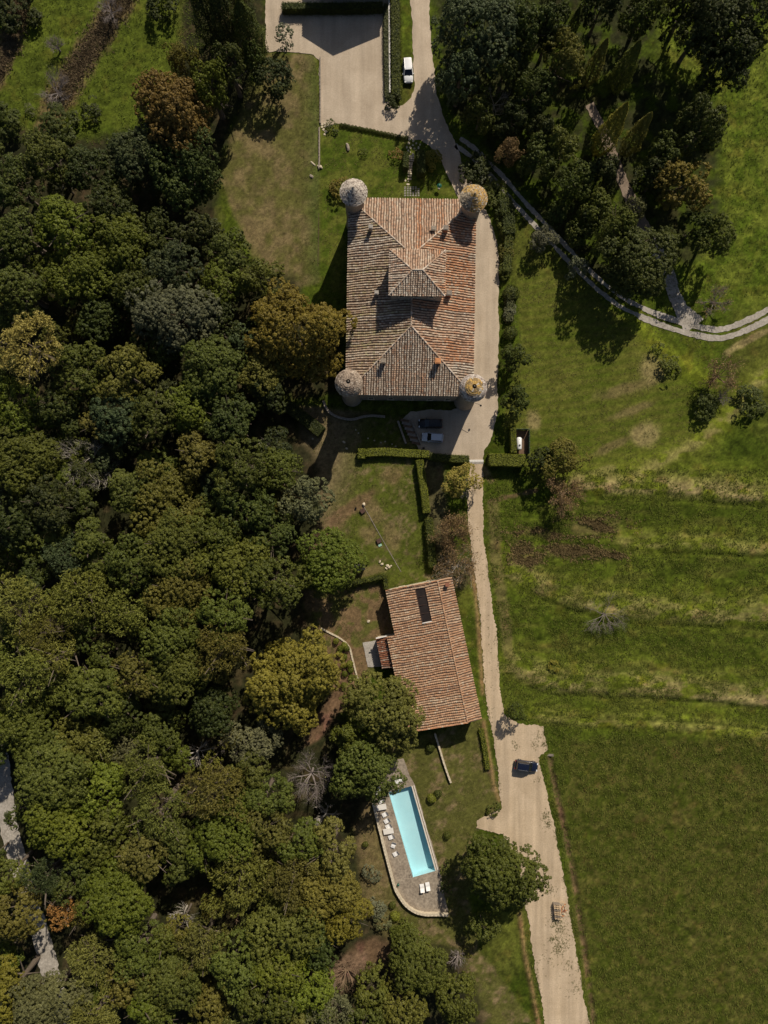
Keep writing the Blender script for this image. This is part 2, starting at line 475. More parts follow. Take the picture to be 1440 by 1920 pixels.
# mown lawns
LAWN_W = [(410, 330), (440, 230), (500, 100), (590, 100), (600, 240), (600, 530), (560, 540), (470, 480)]
LAWN_N = [(600, 240), (690, 245), (800, 262), (850, 350), (868, 400), (868, 430), (650, 430), (640, 560), (600, 560)]
LAWN_E = [(968, 480), (1080, 540), (1180, 600), (1240, 680), (1310, 740), (1350, 800), (1230, 880), (1120, 905), (1000, 905), (940, 800), (975, 640)]
LAWN_S = [(560, 760), (760, 780), (800, 850), (812, 1085), (720, 1105), (640, 1090), (560, 1050), (600, 950), (560, 850)]
LAWN_B = [(560, 1110), (722, 1095), (740, 1200), (680, 1290), (620, 1250), (580, 1180)]
LAWN_P = [(690, 1400), (900, 1350), (940, 1510), (890, 1560), (880, 1700), (900, 1780), (1000, 1920), (760, 1930), (690, 1780), (660, 1560)]
for poly in (LAWN_W, LAWN_N, LAWN_E, LAWN_S, LAWN_B, LAWN_P):
    tall *= 1 - zone(poly, 5, 3) * .85
zW, zN, zE, zS, zB, zP = [zone(p, 5, 3) for p in (LAWN_W, LAWN_N, LAWN_E, LAWN_S, LAWN_B, LAWN_P)]
lay(mix(np.broadcast_to(rgb((.092, .088, .024)), base.shape), np.broadcast_to(rgb((.150, .115, .052)), base.shape), sstep(.38, .66, n2 * .6 + n1 * .4)), zW)
lay(rgb((.062, .085, .016)), zW * sstep(560, 600, PX), .8)
lay(mix(np.broadcast_to(rgb((.054, .078, .007)), base.shape), np.broadcast_to(rgb((.094, .106, .016)), base.shape), sstep(.4, .65, n2)), zN)
mow = .5 + .5 * np.sin((PX * .14 + PY * .95 + 22 * fnoise(PX, PY, 90, 81)) * .38)
lay(mix(np.broadcast_to(rgb((.064, .086, .008)), base.shape), np.broadcast_to(rgb((.122, .116, .024)), base.shape), np.clip(.35 * mow + .8 * (n1 - .25), 0, 1)), zE)
lay(mix(np.broadcast_to(rgb((.070, .084, .012)), base.shape), np.broadcast_to(rgb((.155, .122, .056)), base.shape), sstep(.50, .72, n2 * .5 + n3 * .5)), zS)
lay(rgb((.17, .125, .07)), zS * (1 - sstep(600, 690, NX + .25 * (NY - 900))), .85)
lay(mix(np.broadcast_to(rgb((.150, .100, .050)), base.shape), np.broadcast_to(rgb((.090, .090, .022)), base.shape), sstep(.5, .65, n2)), zB)
lay(mix(np.broadcast_to(rgb((.084, .084, .02)), base.shape), np.broadcast_to(rgb((.175, .130, .065)), base.shape), sstep(.48, .7, n2 * .6 + n3 * .4)), zP)
lay(DRY, zP * (1 - sstep(690, 760, NX)), .75)
# dry patches on the east lawn
for c in ((1222, 690, 26, 34, 20), (1210, 815, 26, 30, 60), (1145, 838, 40, 9, -25), (1185, 770, 46, 9, -20), (1170, 730, 60, 14, -15), (1135, 880, 22, 8, -10), (1000, 790, 16, 22, 0), (1275, 470, 60, 30, 0)):
    lay(STRAW if c[2] < 30 else DRY, blob(*c, seed=int(c[0])), .6)
for c in ((735, 892, 26, 20, 0), (690, 1000, 26, 16, 30), (735, 1005, 16, 30, -20), (700, 960, 30, 20, 40), (690, 1072, 40, 12, -10)):
    lay(WEED if c[0] == 735 and c[1] < 900 else DRY, blob(*c, seed=int(c[0] + 1)), .7)
lay(DIRT, blob(655, 955, 70, 14, 145, seed=5), .75)
lay(DIRT, blob(600, 1010, 60, 12, 145, seed=6), .6)
# meadow and its banks east of the lane: strips of straw on the crests
BANKS = [  # crest line, height, width to the north, width to the south, straw
    ([(1085, 912), (1160, 917), (1270, 920), (1350, 928), (1520, 948)], .9, 2.2, .8, .75),
    ([(1170, 1020), (1240, 1021), (1330, 1026), (1520, 1040)], .6, 1.8, .8, .35),
    ([(965, 1082), (1000, 1100), (1060, 1122), (1130, 1142), (1220, 1150), (1520, 1166)], .9, 2.6, 1.1, .55),
    ([(975, 1262), (1020, 1283), (1090, 1288), (1200, 1294), (1330, 1306), (1520, 1322)], .9, 2.6, .9, .7),
    ([(1015, 1348), (1100, 1356), (1250, 1362), (1350, 1372), (1520, 1392)], .5, 1.6, .6, .3),
    ([(1190, 900), (1230, 872), (1300, 835), (1360, 790), (1400, 745), (1440, 700)], .5, 1.2, .8, .4),
    ([(1185, 590), (1215, 630), (1260, 670), (1320, 715)], .6, 1.0, 1.0, .0),
]
height = np.zeros(GX.shape)
for pts, hh, wn_, ws_, straw in BANKS:
    pts_s = [tuple(p) for p in smooth_path(pts, 25)]
    lx = np.array([p[0] for p in pts_s]); ly = np.array([p[1] for p in pts_s])
    d = line_dist(PX, PY, pts_s) * S
    yl = np.interp(PX, np.sort(lx), ly[np.argsort(lx)])
    w = np.where(PY < yl, wn_, ws_) * (0.75 + .5 * fnoise(PX, PY, 45, 91))
    height += .55 * hh * np.exp(-(d / (w * 1.25)) ** 2)
    lay(rgb((.135, .160, .014)), np.exp(-(d / (w * 2.1)) ** 2), .85)
    lay(STRAW, np.exp(-(d / (w * 1.25)) ** 2) * sstep(.38, .56, fnoise(PX * .4, PY * .8, 9, 93, 4)), min(1, straw * 1.15))
FURROWS = [[(990, 1290), (1020, 1300), (1060, 1305), (1150, 1308), (1230, 1310), (1300, 1314), (1380, 1322), (1500, 1336)], [(1020, 1337), (1060, 1344), (1140, 1348), (1300, 1354), (1380, 1362), (1500, 1374)],
           [(1120, 936), (1250, 938), (1350, 944), (1500, 958)], [(1185, 1036), (1300, 1038), (1500, 1050)], [(1000, 1118), (1060, 1140), (1130, 1164), (1250, 1172), (1500, 1184)]]
fur = np.zeros(GX.shape)
for pts in FURROWS:
    pts_s = [tuple(p) for p in smooth_path(pts, 20)]
    d = line_dist(PX, PY + 4 * (fnoise(PX, PY, 24, 141) - .5), pts_s) * S
    fur = np.maximum(fur, np.exp(-(d / .30) ** 2) * (.2 + .8 * sstep(.3, .5, fnoise(PX, PY * 0, 40, 143))))
height -= .2 * fur
lay(G_DEEP * .9, fur, .6)
fieldm = sstep(945, 985, PX) * sstep(880, 930, PY) * (1 - sstep(1340, 1400, PY))
lay(G_DEEP, fieldm * sstep(.45, .7, fnoise(PX * .25, PY, 22, 95, 4)), .45)
lay(G_YEL, fieldm * sstep(.5, .75, fnoise(PX * .2, PY, 14, 97, 4)), .35)
streak = fnoise(PX * .12, PY, 5, 131, 3)
lay(G_LITE * 1.15, fieldm * sstep(.55, .8, streak), .5)
lay(G_DEEP * .8, fieldm * (1 - sstep(.25, .45, streak)), .45)
lowf = sstep(1030, 1060, PX - (PY - 1420) * .17) * sstep(1370, 1400, PY)
lay(mix(np.broadcast_to(rgb((.044, .056, .006)), base.shape), np.broadcast_to(rgb((.086, .082, .018)), base.shape), sstep(.36, .66, n2 * .45 + n3 * .55)), lowf)
upf = sstep(1180, 1260, PX) * (1 - sstep(560, 620, PY))
lay(mix(np.broadcast_to(rgb((.066, .098, .007)), base.shape), np.broadcast_to(rgb((.112, .135, .016)), base.shape), sstep(.35, .65, n2)), upf, .8)
# brown dead weeds in the field
for c in ((1120, 985, 62, 20, -6), (1075, 1033, 60, 14, 4), (985, 1045, 36, 26, 40), (1010, 1000, 60, 10, 5), (1150, 1040, 24, 8, 10)):
    lay(WEED, blob(*c, nz=1.3, seed=int(c[0] + 3)), .5)
# ditch beside the lane, scraped banks
DITCH = [(1031, 1420), (1042, 1480), (1060, 1560), (1075, 1640), (1090, 1740), (1104, 1840), (1118, 1960)]
dd = line_dist(PX, PY, DITCH) * S
height -= .45 * np.exp(-(dd / .45) ** 2)
lay(DIRT, np.exp(-((dd - .0) / .55) ** 2) * sstep(.25, .5, fnoise(PX, PY, 12, 99)), .85)
for pts in ([(906, 1352), (914, 1400), (926, 1470), (936, 1500)], [(974, 1712), (984, 1790), (997, 1850), (1012, 1930)], [(884, 1060), (893, 1120), (899, 1200), (905, 1300)]):
    d = line_dist(PX, PY, pts) * S
    height += .35 * np.exp(-(d / .5) ** 2)
    lay(rgb((.26, .165, .075)), np.exp(-(d / .42) ** 2), .8)
lay(DIRT, stripe([(918, 940), (960, 930), (1005, 920)], 6), .7)
lay(STRAW, stripe([(1365, 660), (1400, 640), (1460, 610)], 8), .6)
lay(DRY, stripe([(925, 950), (930, 1050), (945, 1150), (955, 1230)], 14), .5)
# top-left meadow with its brown scrub bank
lay(G_LITE, zone([(-80, -80), (420, -80), (400, 150), (280, 230), (0, 260), (-80, 260)], 15), .45)
lay(WEED, stripe([(240, -20), (190, 60), (150, 120), (110, 190), (90, 230)], 34, 12), .85)
lay(WEED, stripe([(40, -20), (20, 80), (-20, 160)], 26, 12), .7)
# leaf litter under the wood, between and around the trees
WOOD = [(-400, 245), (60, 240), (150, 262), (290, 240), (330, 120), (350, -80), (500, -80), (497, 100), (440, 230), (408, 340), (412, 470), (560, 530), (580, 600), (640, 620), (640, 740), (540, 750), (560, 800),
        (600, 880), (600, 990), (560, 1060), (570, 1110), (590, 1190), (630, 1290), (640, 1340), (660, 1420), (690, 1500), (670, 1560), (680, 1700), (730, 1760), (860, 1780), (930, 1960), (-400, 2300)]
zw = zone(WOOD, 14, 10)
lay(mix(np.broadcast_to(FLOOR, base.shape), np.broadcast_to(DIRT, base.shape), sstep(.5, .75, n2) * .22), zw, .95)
lay(DIRT, blob(690, 1790, 60, 30, -20, seed=9), .8)
lay(rgb((.20, .13, .085)), blob(655, 1815, 45, 25, -25, seed=19), .7)
GROVE = [(800, -80), (1230, -80), (1240, 120), (1350, 200), (1350, 420), (1290, 500), (1240, 480), (1100, 520), (1040, 440), (960, 340), (890, 260), (830, 180), (815, 60)]
lay(mix(np.broadcast_to(FLOOR, base.shape), np.broadcast_to(G_DEEP, base.shape), sstep(.4, .65, n2)), zone(GROVE, 14, 10), .85)
lay(DIRT, zone(BED, 5, 4), .95)
lay(rgb((.09, .07, .04)), stripe([(812, 865), (818, 950), (830, 1040), (860, 1085)], 26), .7)
lay(STRAW, stripe([(905, 880), (920, 900)], 8), .5)

# single tufts: tone varies from blade bunch to blade bunch
rv = np.random.RandomState(8)
tv = 1 + (.36 + .16 * np.clip(tall, 0, 1))[...] * ((rv.rand(*GX.shape) - .5) * .9 + (fnoise(GX, GY, .9, 151, 2) - .5) * 1.5)
base = base * np.clip(tv, .35, 1.8)[..., None]
base = mix(base, base * rgb((1.3, .95, 1.3)), sstep(.60, .78, fnoise(GX, GY, 2.2, 161, 3)) * .5 * tall)
# relief: clumpy meadow, flat under the roads, a hole for the pool
sheets = [W(FORECOURT), W(LANE), W(TERRACE), W(SLAB)]
sd = np.full(GX.shape, 1e9)
for poly in sheets: sd = np.minimum(sd, poly_sdf(GX, GY, poly))
tr_d = np.minimum(line_dist(GX, GY, W(TRACK_C)), np.minimum(line_dist(GX, GY, W(BRANCH_C)), line_dist(GX, GY, W(WOOD_TRACK)))) - 1.9
sd = np.minimum(sd, tr_d)
flat = sstep(0.0, 1.6, sd)
clump = fnoise(GX, GY, 1.1, 111, 3) - .5
big = fnoise(GX, GY, 9, 121, 2) - .5
Z = (height + clump * (.10 + .42 * np.clip(tall, 0, 1)) + big * .25 * tall) * flat - .04 * (1 - flat)
Z = np.where(zw > .5, Z * .4, Z)
far = sstep(108, 200, np.maximum(np.abs(GX) * 1.3, np.abs(GY)))
Z = Z * (1 - far)
psd = poly_sdf(GX, GY, W(POOL))
nx_, ny_ = GX.shape
idx = np.arange(nx_ * ny_).reshape(nx_, ny_)
quads = np.stack([idx[:-1, :-1], idx[1:, :-1], idx[1:, 1:], idx[:-1, 1:]], -1).reshape(-1, 4)
keep = np.minimum.reduce([psd[:-1, :-1], psd[1:, :-1], psd[1:, 1:], psd[:-1, 1:]]).reshape(-1) > 0.05
quads = quads[keep]
me = bpy.data.meshes.new('ground')
me.vertices.add(nx_ * ny_); me.vertices.foreach_set('co', np.stack([GX, GY, Z], -1).astype(np.float32).ravel())
me.loops.add(len(quads) * 4); me.loops.foreach_set('vertex_index', quads.astype(np.int32).ravel())
me.polygons.add(len(quads)); me.polygons.foreach_set('loop_start', np.arange(0, len(quads) * 4, 4, dtype=np.int32))
me.polygons.foreach_set('use_smooth', np.ones(len(quads), bool))
at = me.attributes.new('col', 'FLOAT_COLOR', 'POINT')
colr = np.concatenate([np.clip(base, 0, 1), np.ones(GX.shape + (1,))], -1).astype(np.float32)
at.data.foreach_set('color', colr.ravel())
me.update(calc_edges=True)
ground = link_mesh('ground', me, M['ground'])
tag(ground, 'green meadow, lawns and leaf litter under everything', 'ground', kind='structure')

def ground_z(x, y):
    r = ground_za(np.array([x]), np.array([y]))
    return float(r[0])

def ground_za(x, y):
    i = np.clip(np.searchsorted(xs, x), 1, nx_ - 1); j = np.clip(np.searchsorted(ys, y), 1, ny_ - 1)
    return np.minimum.reduce([Z[i, j], Z[i - 1, j - 1], Z[i - 1, j], Z[i, j - 1]])

# ------------------------------------------------------------------ roads and paved sheets
def ragged(pts, step=.4, amp=.22, seed=1, closed=True):
    r = random.Random(seed)
    out = []
    n = len(pts)
    ph = [r.uniform(0, 6.28) for _ in range(4)]
    s = 0
    for i in range(n if closed else n - 1):
        a = Vector(pts[i]); b = Vector(pts[(i + 1) % n])
        L = (b - a).length
        if L < 1e-6: continue
        k = max(1, int(L / step))
        nrm = Vector((-(b - a).y, (b - a).x)).normalized()
        for j in range(k):
            s += L / k
            off = amp * (.9 * math.sin(s * .31 + ph[0]) * math.sin(s * .13 + ph[3]) + .5 * math.sin(s * .83 + ph[1]) + .35 * math.sin(s * 2.3 + ph[2]) * math.sin(s * .4) + r.uniform(-.8, .8))
            out.append(a + (b - a) * (j / k) + nrm * off)
    return out

def sheet(name, rings, z, mat, label, cat):
    flat_pts = [[Vector((p[0], p[1], 0)) for p in r] for r in rings]
    tris = tessellate_polygon(flat_pts)
    vs = [(p.x, p.y, z) for r in flat_pts for p in r]
    m = bpy.data.meshes.new(name)
    fs = []
    for a, b, c in tris:
        A, B, C_ = Vector(vs[a]), Vector(vs[b]), Vector(vs[c])
        fs.append((a, b, c) if (B - A).cross(C_ - A).z > 0 else (a, c, b))
    m.from_pydata(vs, [], fs); m.update()
    o = link_mesh(name, m, mat)
    return tag(o, label, cat, kind='structure')

sheet('gravel_drive', [ragged(W(FORECOURT), .5, .13, 3)], .03, M['gravel'], 'pale gravel forecourt and drive running past the castle', 'drive')
sheet('gravel_lane', [ragged(W(LANE), .3, .17, 4)], .035, M['lane'], 'sandy gravel lane running down past the tiled barn', 'lane')
sheet('concrete_slab', [ragged(W(SLAB), .6, .04, 5)], .05, M['concrete'], 'grey concrete slab beside the barn lean-to', 'slab')
outer = ragged(W(TERRACE), .6, .06, 6)
sheet('pool_terrace', [outer, [Vector(p) for p in W(POOL)]], .05, M['paving'], 'weathered stone paving round the swimming pool', 'terrace')

def ribbon_verts(path, off, width, amp, seed):
    r = random.Random(seed); L = []; R = []
    for i, p in enumerate(path):
        a = path[max(0, i - 1)]; b = path[min(len(path) - 1, i + 1)]
        n = Vector((-(b - a).y, (b - a).x)).normalized()
        o = off(i / (len(path) - 1)) if callable(off) else off
        w = width(i / (len(path) - 1)) if callable(width) else width
        L.append(p + n * (o + w / 2 + r.uniform(-amp, amp))); R.append(p + n * (o - w / 2 + r.uniform(-amp, amp)))
    return L, R

def ribbons(name, specs, z, mat, label, cat):
    mb = MB()
    for L, R in specs:
        n = len(L)
        mb.add([(p.x, p.y, z) for p in L] + [(p.x, p.y, z) for p in R], [(n + i, n + i + 1, i + 1, i) for i in range(n - 1)])
    o = mb.build(name, mat)
    return tag(o, label, cat, kind='structure')

tc = smooth_path(W(TRACK_C), .5)
cut = int(len(tc) * .55)
wid = lambda t: .75 + .25 * math.sin(t * 40)
ribbons('farm_track', [ribbon_verts(tc, lambda t: .85, lambda t: .8 + .12 * math.sin(t * 60) + (.35 if t > .6 else 0), .1, 1),
                       ribbon_verts(tc, lambda t: -.85, lambda t: .8 + .12 * math.cos(t * 50) + (.35 if t > .6 else 0), .1, 2)], .03, M['track'],
        'two pale wheel tracks curving across the grass below the grove', 'track')
bc = smooth_path(W(BRANCH_C[:5]), .5)
ribbons('side_track', [ribbon_verts(bc, 0, lambda t: 2.5 + (2.2 * max(0, .25 - t) / .25), .14, 3)], .026, M['track'], 'pale gravel branch leaving the wheel tracks below the round fork tree', 'track')
bc = smooth_path(W(BRANCH_C[4:]), .5)
ribbons('grove_track', [ribbon_verts(bc, 0, lambda t: 2.4 - .7 * t, .14, 3)], .026, M['shaded_dirt_track'], 'brown earth track climbing through the cypress grove, coloured darker for its shade', 'track')
wc = smooth_path(W(WOOD_TRACK), .6)
ribbons('wood_track', [ribbon_verts(wc, 0, 3.6, .2, 4)], .03, M['track'], 'pale track half hidden by the wood at its outer edge', 'track')

# ------------------------------------------------------------------ swimming pool
pw = [Vector((x, y, 0)) for x, y in W(POOL)]
pool = empty('swimming_pool', sum(pw, Vector()) / 4)
tag(pool, 'long turquoise swimming pool set in a stone terrace', 'pool')
pc = pool.location.copy()
loc = [p - pc for p in pw]
mb = MB()
deep = (-1.15, -1.15, -1.8, -1.8)
vs = [(p.x, p.y, .045) for p in loc] + [(p.x, p.y, dz) for p, dz in zip(loc, deep)]
mb.add(vs, [(4, 7, 6, 5)] + [(i, 4 + i, 4 + (i + 1) % 4, (i + 1) % 4) for i in range(4)])
mb.build('basin', M['pool_shell'], pool)
mb = MB(); mb.add([(p.x, p.y, -.09) for p in loc], [(0, 3, 2, 1)])
mb.build('water', M['water'], pool)
# coping and overflow channel on the long east side
e0, e1 = loc[1], loc[2]; d = (e1 - e0).normalized(); n = Vector((-d.y, d.x, 0))
if n.dot(-e0) > 0: n = -n
def strip(name, a, b, w0, w1, z0, z1, mat):
    q = [a + n * w0, b + n * w0, b + n * w1, a + n * w1]
    if (q[1] - q[0]).cross(q[2] - q[0]).z < 0: q = q[::-1]
    m_ = MB(); m_.prism(q, z0, z1); return m_.build(name, mat, pool)
strip('coping', e0, e1, .0, .22, -.05, .09, M['coping'])
strip('channel', e0, e1, .222, .42, -.05, .02, M['terracotta'])
strip('coping', e0, e1, .422, .60, -.05, .11, M['coping'])
mb = MB()                                   # ladder at the south-west corner
lc = loc[3] + (loc[0] - loc[3]).normalized() * .9
for k in (-.25, .25):
    dd_ = (loc[0] - loc[3]).normalized() * k
    mb.tube(lc + dd_ + Vector((-.3, .1, .05)), lc + dd_ + Vector((-.25, .08, .75)), .025, .025)
    mb.tube(lc + dd_ + Vector((-.25, .08, .75)), lc + dd_ + Vector((.12, -.03, .7)), .025, .025)
    mb.tube(lc + dd_ + Vector((.12, -.03, .7)), lc + dd_ + Vector((.1, -.03, -.9)), .025, .025)
mb.build('ladder', M['metal'], pool)

# parapet wall round the terrace, stone by stone capping
def wall_path(name, pts, w, h, mat, label, cat='wall', cap=None, z0=-.1, capw=.08, seed=2, stone=None, cols=None):
    """a wall along a path; its capping stones are parts of their own when `stone` gives their length"""
    path = smooth_path(W(pts), .35)
    L, R = ribbon_verts(path, 0, w, .02, seed)
    root = empty(name, (path[0].x, path[0].y, 0))
    o3 = Vector((path[0].x, path[0].y, 0))
    mb = MB(); n_ = len(L)
    vs = []
    for a, b in zip(L, R):
        for p, z in ((a, z0), (a, h), (b, h), (b, z0)): vs.append((p.x - o3.x, p.y - o3.y, z))
    fs = []
    for i in range(n_ - 1):
        for k in range(3): fs.append((4 * i + k, 4 * i + k + 1, 4 * i + 4 + k + 1, 4 * i + 4 + k))
    fs += [(0, 3, 2, 1), (4 * n_ - 4, 4 * n_ - 3, 4 * n_ - 2, 4 * n_ - 1)]
    mb.add(vs, fs)
    mb.build('masonry', mat, root)
    if stone:
        r = random.Random(seed); i = 0.0; dist = [0]
        for a, b in zip(path[:-1], path[1:]): dist.append(dist[-1] + (b - a).length)
        t = 0.0
        def at_(tt):
            k = min(len(path) - 2, max(0, int(np.searchsorted(dist, tt)) - 1))
            f = (tt - dist[k]) / max(1e-6, dist[k + 1] - dist[k])
            return path[k] + (path[k + 1] - path[k]) * f
        while t < dist[-1] - stone * .5:
            l = stone * r.uniform(.75, 1.3)
            a, b = at_(t + .015), at_(min(dist[-1], t + l - .015))
            if (b - a).length > .05:
                m_ = MB(); c = (a + b) / 2
                m_.box((0, 0, 0), ((b - a).length, w + capw * r.uniform(.4, 1.3), .09), 0, jit=.012)
                m_.build('coping_stone', cap or mat, root, (c.x - o3.x, c.y - o3.y, h + .045 + r.uniform(0, .02)), math.atan2((b - a).y, (b - a).x))
            t += l
    tag(root, label, cat)
    return root

wall_path('parapet_wall', [(700, 1503), (714, 1560), (724, 1600), (733, 1634), (740, 1660), (748, 1676), (760, 1693), (776, 1705), (796, 1711), (816, 1711), (840, 1712)], .42, .75, M['pale_stone'],
          'curved pale stone parapet wall along the pool terrace', cap=M['pale_stone'], stone=.7, seed=5)
# ------------------------------------------------------------------ tiled roofs
PAL = {  # tile colours (base colour of clay, lichen and soot), with weights
    'orange': [((.47, .235, .125), 3), ((.43, .20, .10), 3), ((.52, .30, .18), 2), ((.34, .18, .105), 1.6), ((.50, .40, .29), 1.6), ((.16, .10, .07), .5)],
    'pink':   [((.50, .335, .225), 3), ((.46, .31, .215), 3), ((.43, .245, .15), 1.6), ((.55, .45, .34), 2.4), ((.25, .17, .12), 1.0), ((.13, .095, .07), .6)],
    'brown':  [((.36, .255, .175), 3), ((.43, .335, .24), 2.5), ((.28, .19, .125), 2), ((.37, .32, .17), 1.0), ((.52, .44, .34), 1.4), ((.15, .11, .08), .9)],
    'grey':   [((.42, .335, .255), 3), ((.36, .275, .205), 2.5), ((.54, .47, .38), 2.2), ((.26, .185, .135), 1.6), ((.38, .22, .14), 1.3), ((.14, .105, .08), .9)],
    'barn':   [((.42, .245, .145), 3), ((.39, .22, .125), 3), ((.46, .31, .20), 2), ((.33, .19, .115), 1.8), ((.45, .355, .255), 1.3), ((.22, .14, .10), .5)],
    'rust':   [((.24, .095, .05), 3), ((.30, .13, .075), 2), ((.16, .075, .05), 2), ((.45, .37, .30), 1.2)],
}
def pick(pal, r):
    tot = sum(w for _, w in pal); x = r.uniform(0, tot)
    for c, w in pal:
        x -= w
        if x <= 0: return c
    return pal[-1][0]

def tile_slope(mb, O, U, V, poly, pitch, tlen, palf, r, holes=(), rise=.15, wtile=.335):
    """rows of arched clay tiles on one roof plane; poly in (u,v) plane coordinates, v up the slope"""
    O, U, V = Vector(O), Vector(U).normalized(), Vector(V).normalized()
    Nn = U.cross(V).normalized()
    us = [p[0] for p in poly]
    u = min(us) + pitch / 2
    while u < max(us):
        hits = []
        for i in range(len(poly)):
            (u0, v0), (u1, v1) = poly[i], poly[(i + 1) % len(poly)]
            if (u0 - u) * (u1 - u) < 0: hits.append(v0 + (v1 - v0) * (u - u0) / (u1 - u0))
        if len(hits) >= 2:
            a, b = min(hits), max(hits)
            v = a - r.uniform(0, .06)
            wob = r.uniform(-.035, .035); cb = pick(palf(u, (a + b) / 2), r)
            while v < b - .08:
                e = min(b, v + tlen * 1.08)
                if not any(h[0] < u < h[1] and h[2] < v + tlen / 2 < h[3] for h in holes):
                    c = pick(palf(u, v), r); c = tuple(.6 * x + .4 * y for x, y in zip(c, cb)); k = r.uniform(.84, 1.16)
                    c = (min(1, c[0] * k), min(1, c[1] * k), min(1, c[2] * k), 1)
                    j = wob + .05 * math.sin(v * 1.1 + u * .9) + r.uniform(-.03, .03)
                    vs = []
                    for vv, w, h, up in ((v, wtile, rise, .045), (e, wtile * .82, rise * .8, .0)):
                        for q in (0, 1, 2, 3):
                            t = math.pi * q / 3
                            vs.append(O + U * (u + j - math.cos(t) * w / 2) + V * vv + Nn * (math.sin(t) * h + up))
                    mb.add(vs, [(0, 1, 5, 4), (1, 2, 6, 5), (2, 3, 7, 6), (3, 2, 1, 0)], c)
                v += tlen
        u += pitch

def ridge_row(mb, a, b, r, pal, w=.34, step=.42):
    a, b = Vector(a), Vector(b); d = (b - a); L = d.length; d.normalize()
    side = d.cross(Vector((0, 0, 1))).normalized(); up = side.cross(d).normalized()
    t = 0.0
    while t < L:
        e = min(L, t + step * 1.06); c = pick(pal, r); k = r.uniform(.85, 1.2)
        vs = []
        for s, ww, h in ((t, w, .2), (e, w * .9, .16)):
            for q in range(4):
                an = math.pi * q / 3
                vs.append(a + d * s - side * math.cos(an) * ww / 2 + up * (math.sin(an) * h + .03))
        mb.add(vs, [(0, 1, 5, 4), (1, 2, 6, 5), (2, 3, 7, 6), (3, 2, 1, 0)], (min(1, c[0] * k), min(1, c[1] * k), min(1, c[2] * k), 1))
        t += step

MORTAR = [((.52, .44, .36), 2), ((.44, .34, .26), 2), ((.40, .26, .17), 1.5), ((.30, .22, .16), .8)]

def hip_roof(parent, name, hx, hy, z0, rise, pals, r, cx=0, cy=0, pitch=.46, tlen=.38, along='y'):
    """hipped roof over a rectangle: bed mesh (part) with tiles and ridge rows as sub-parts"""
    run = min(hx, hy); k = rise / run
    if hx <= hy: ra, rb = (cx, cy - (hy - hx)), (cx, cy + (hy - hx))
    else: ra, rb = (cx - (hx - hy), cy), (cx + (hx - hy), cy)
    c = [(cx - hx, cy - hy), (cx + hx, cy - hy), (cx + hx, cy + hy), (cx - hx, cy + hy)]
    bed = MB()
    vs = [(x, y, z0) for x, y in c] + [(ra[0], ra[1], z0 + rise), (rb[0], rb[1], z0 + rise)] + [(x, y, z0 - .16) for x, y in c]
    if hx <= hy: fs = [(0, 1, 4), (1, 2, 5, 4), (2, 3, 5), (3, 0, 4, 5)]
    else: fs = [(0, 1, 5, 4), (1, 2, 5), (2, 3, 4, 5), (3, 0, 4)]
    fs += [(0, 6, 7, 1), (1, 7, 8, 2), (2, 8, 9, 3), (3, 9, 6, 0), (9, 8, 7, 6)]
    bed.add(vs, fs)
    roof = bed.build(name, M['tile_bed'], parent)
    sl = math.sqrt(run * run + rise * rise) / run
    L = math.sqrt(run * run + rise * rise)
    for key, O, U, V, W_, trap in (
            ('S', (cx - hx, cy - hy, z0), (1, 0, 0), (0, run, rise), 2 * hx, max(0, hx - hy)),
            ('E', (cx + hx, cy - hy, z0), (0, 1, 0), (-run, 0, rise), 2 * hy, max(0, hy - hx)),
            ('N', (cx + hx, cy + hy, z0), (-1, 0, 0), (0, -run, rise), 2 * hx, max(0, hx - hy)),
            ('W', (cx - hx, cy + hy, z0), (0, -1, 0), (run, 0, rise), 2 * hy, max(0, hy - hx))):
        mb = MB()
        poly = [(0, 0), (W_, 0), (W_ / 2 + trap, L), (W_ / 2 - trap, L)]
        tile_slope(mb, O, U, V, poly, pitch, tlen, pals[key], r)
        tag(mb.build('roof_tiles', M['tile'], roof, colors=True), kind='stuff')
    mb = MB()
    z = z0 + .02; zr = z0 + rise + .02
    ends = {0: ra, 1: rb if hx > hy else ra, 2: rb, 3: ra if hx > hy else rb}
    for i in range(4): ridge_row(mb, (c[i][0], c[i][1], z), (ends[i][0], ends[i][1], zr), r, MORTAR)
    if (Vector(ra) - Vector(rb)).length > .2: ridge_row(mb, (ra[0], ra[1], zr), (rb[0], rb[1], zr), r, MORTAR)
    tag(mb.build('ridge_tiles', M['tile'], roof, colors=True), kind='stuff')
    return roof

def window(parent, c, w, h, nrm, shutters=False):
    """framed window standing 2 cm proud of a wall face; nrm is the outward wall normal (2d)"""
    rz = math.atan2(nrm[1], nrm[0]) + math.pi / 2
    m_ = MB(); m_.box((0, 0, 0), (w, .10, h)); f = m_.build('window', M['pale_stone'], parent, (c[0] + nrm[0] * .03, c[1] + nrm[1] * .03, c[2]), rz)
    for sx in (-1, 1):
        m_ = MB(); m_.box((0, 0, 0), (w * .36, .05, h * .82)); m_.build('pane', M['glass_dark'], f, (sx * w * .2, -.045, 0))
    m_ = MB(); m_.box((0, 0, 0), (w * 1.25, .22, .09)); m_.build('sill', M['pale_stone'], f, (0, -.08, -h / 2 - .06))
    return f

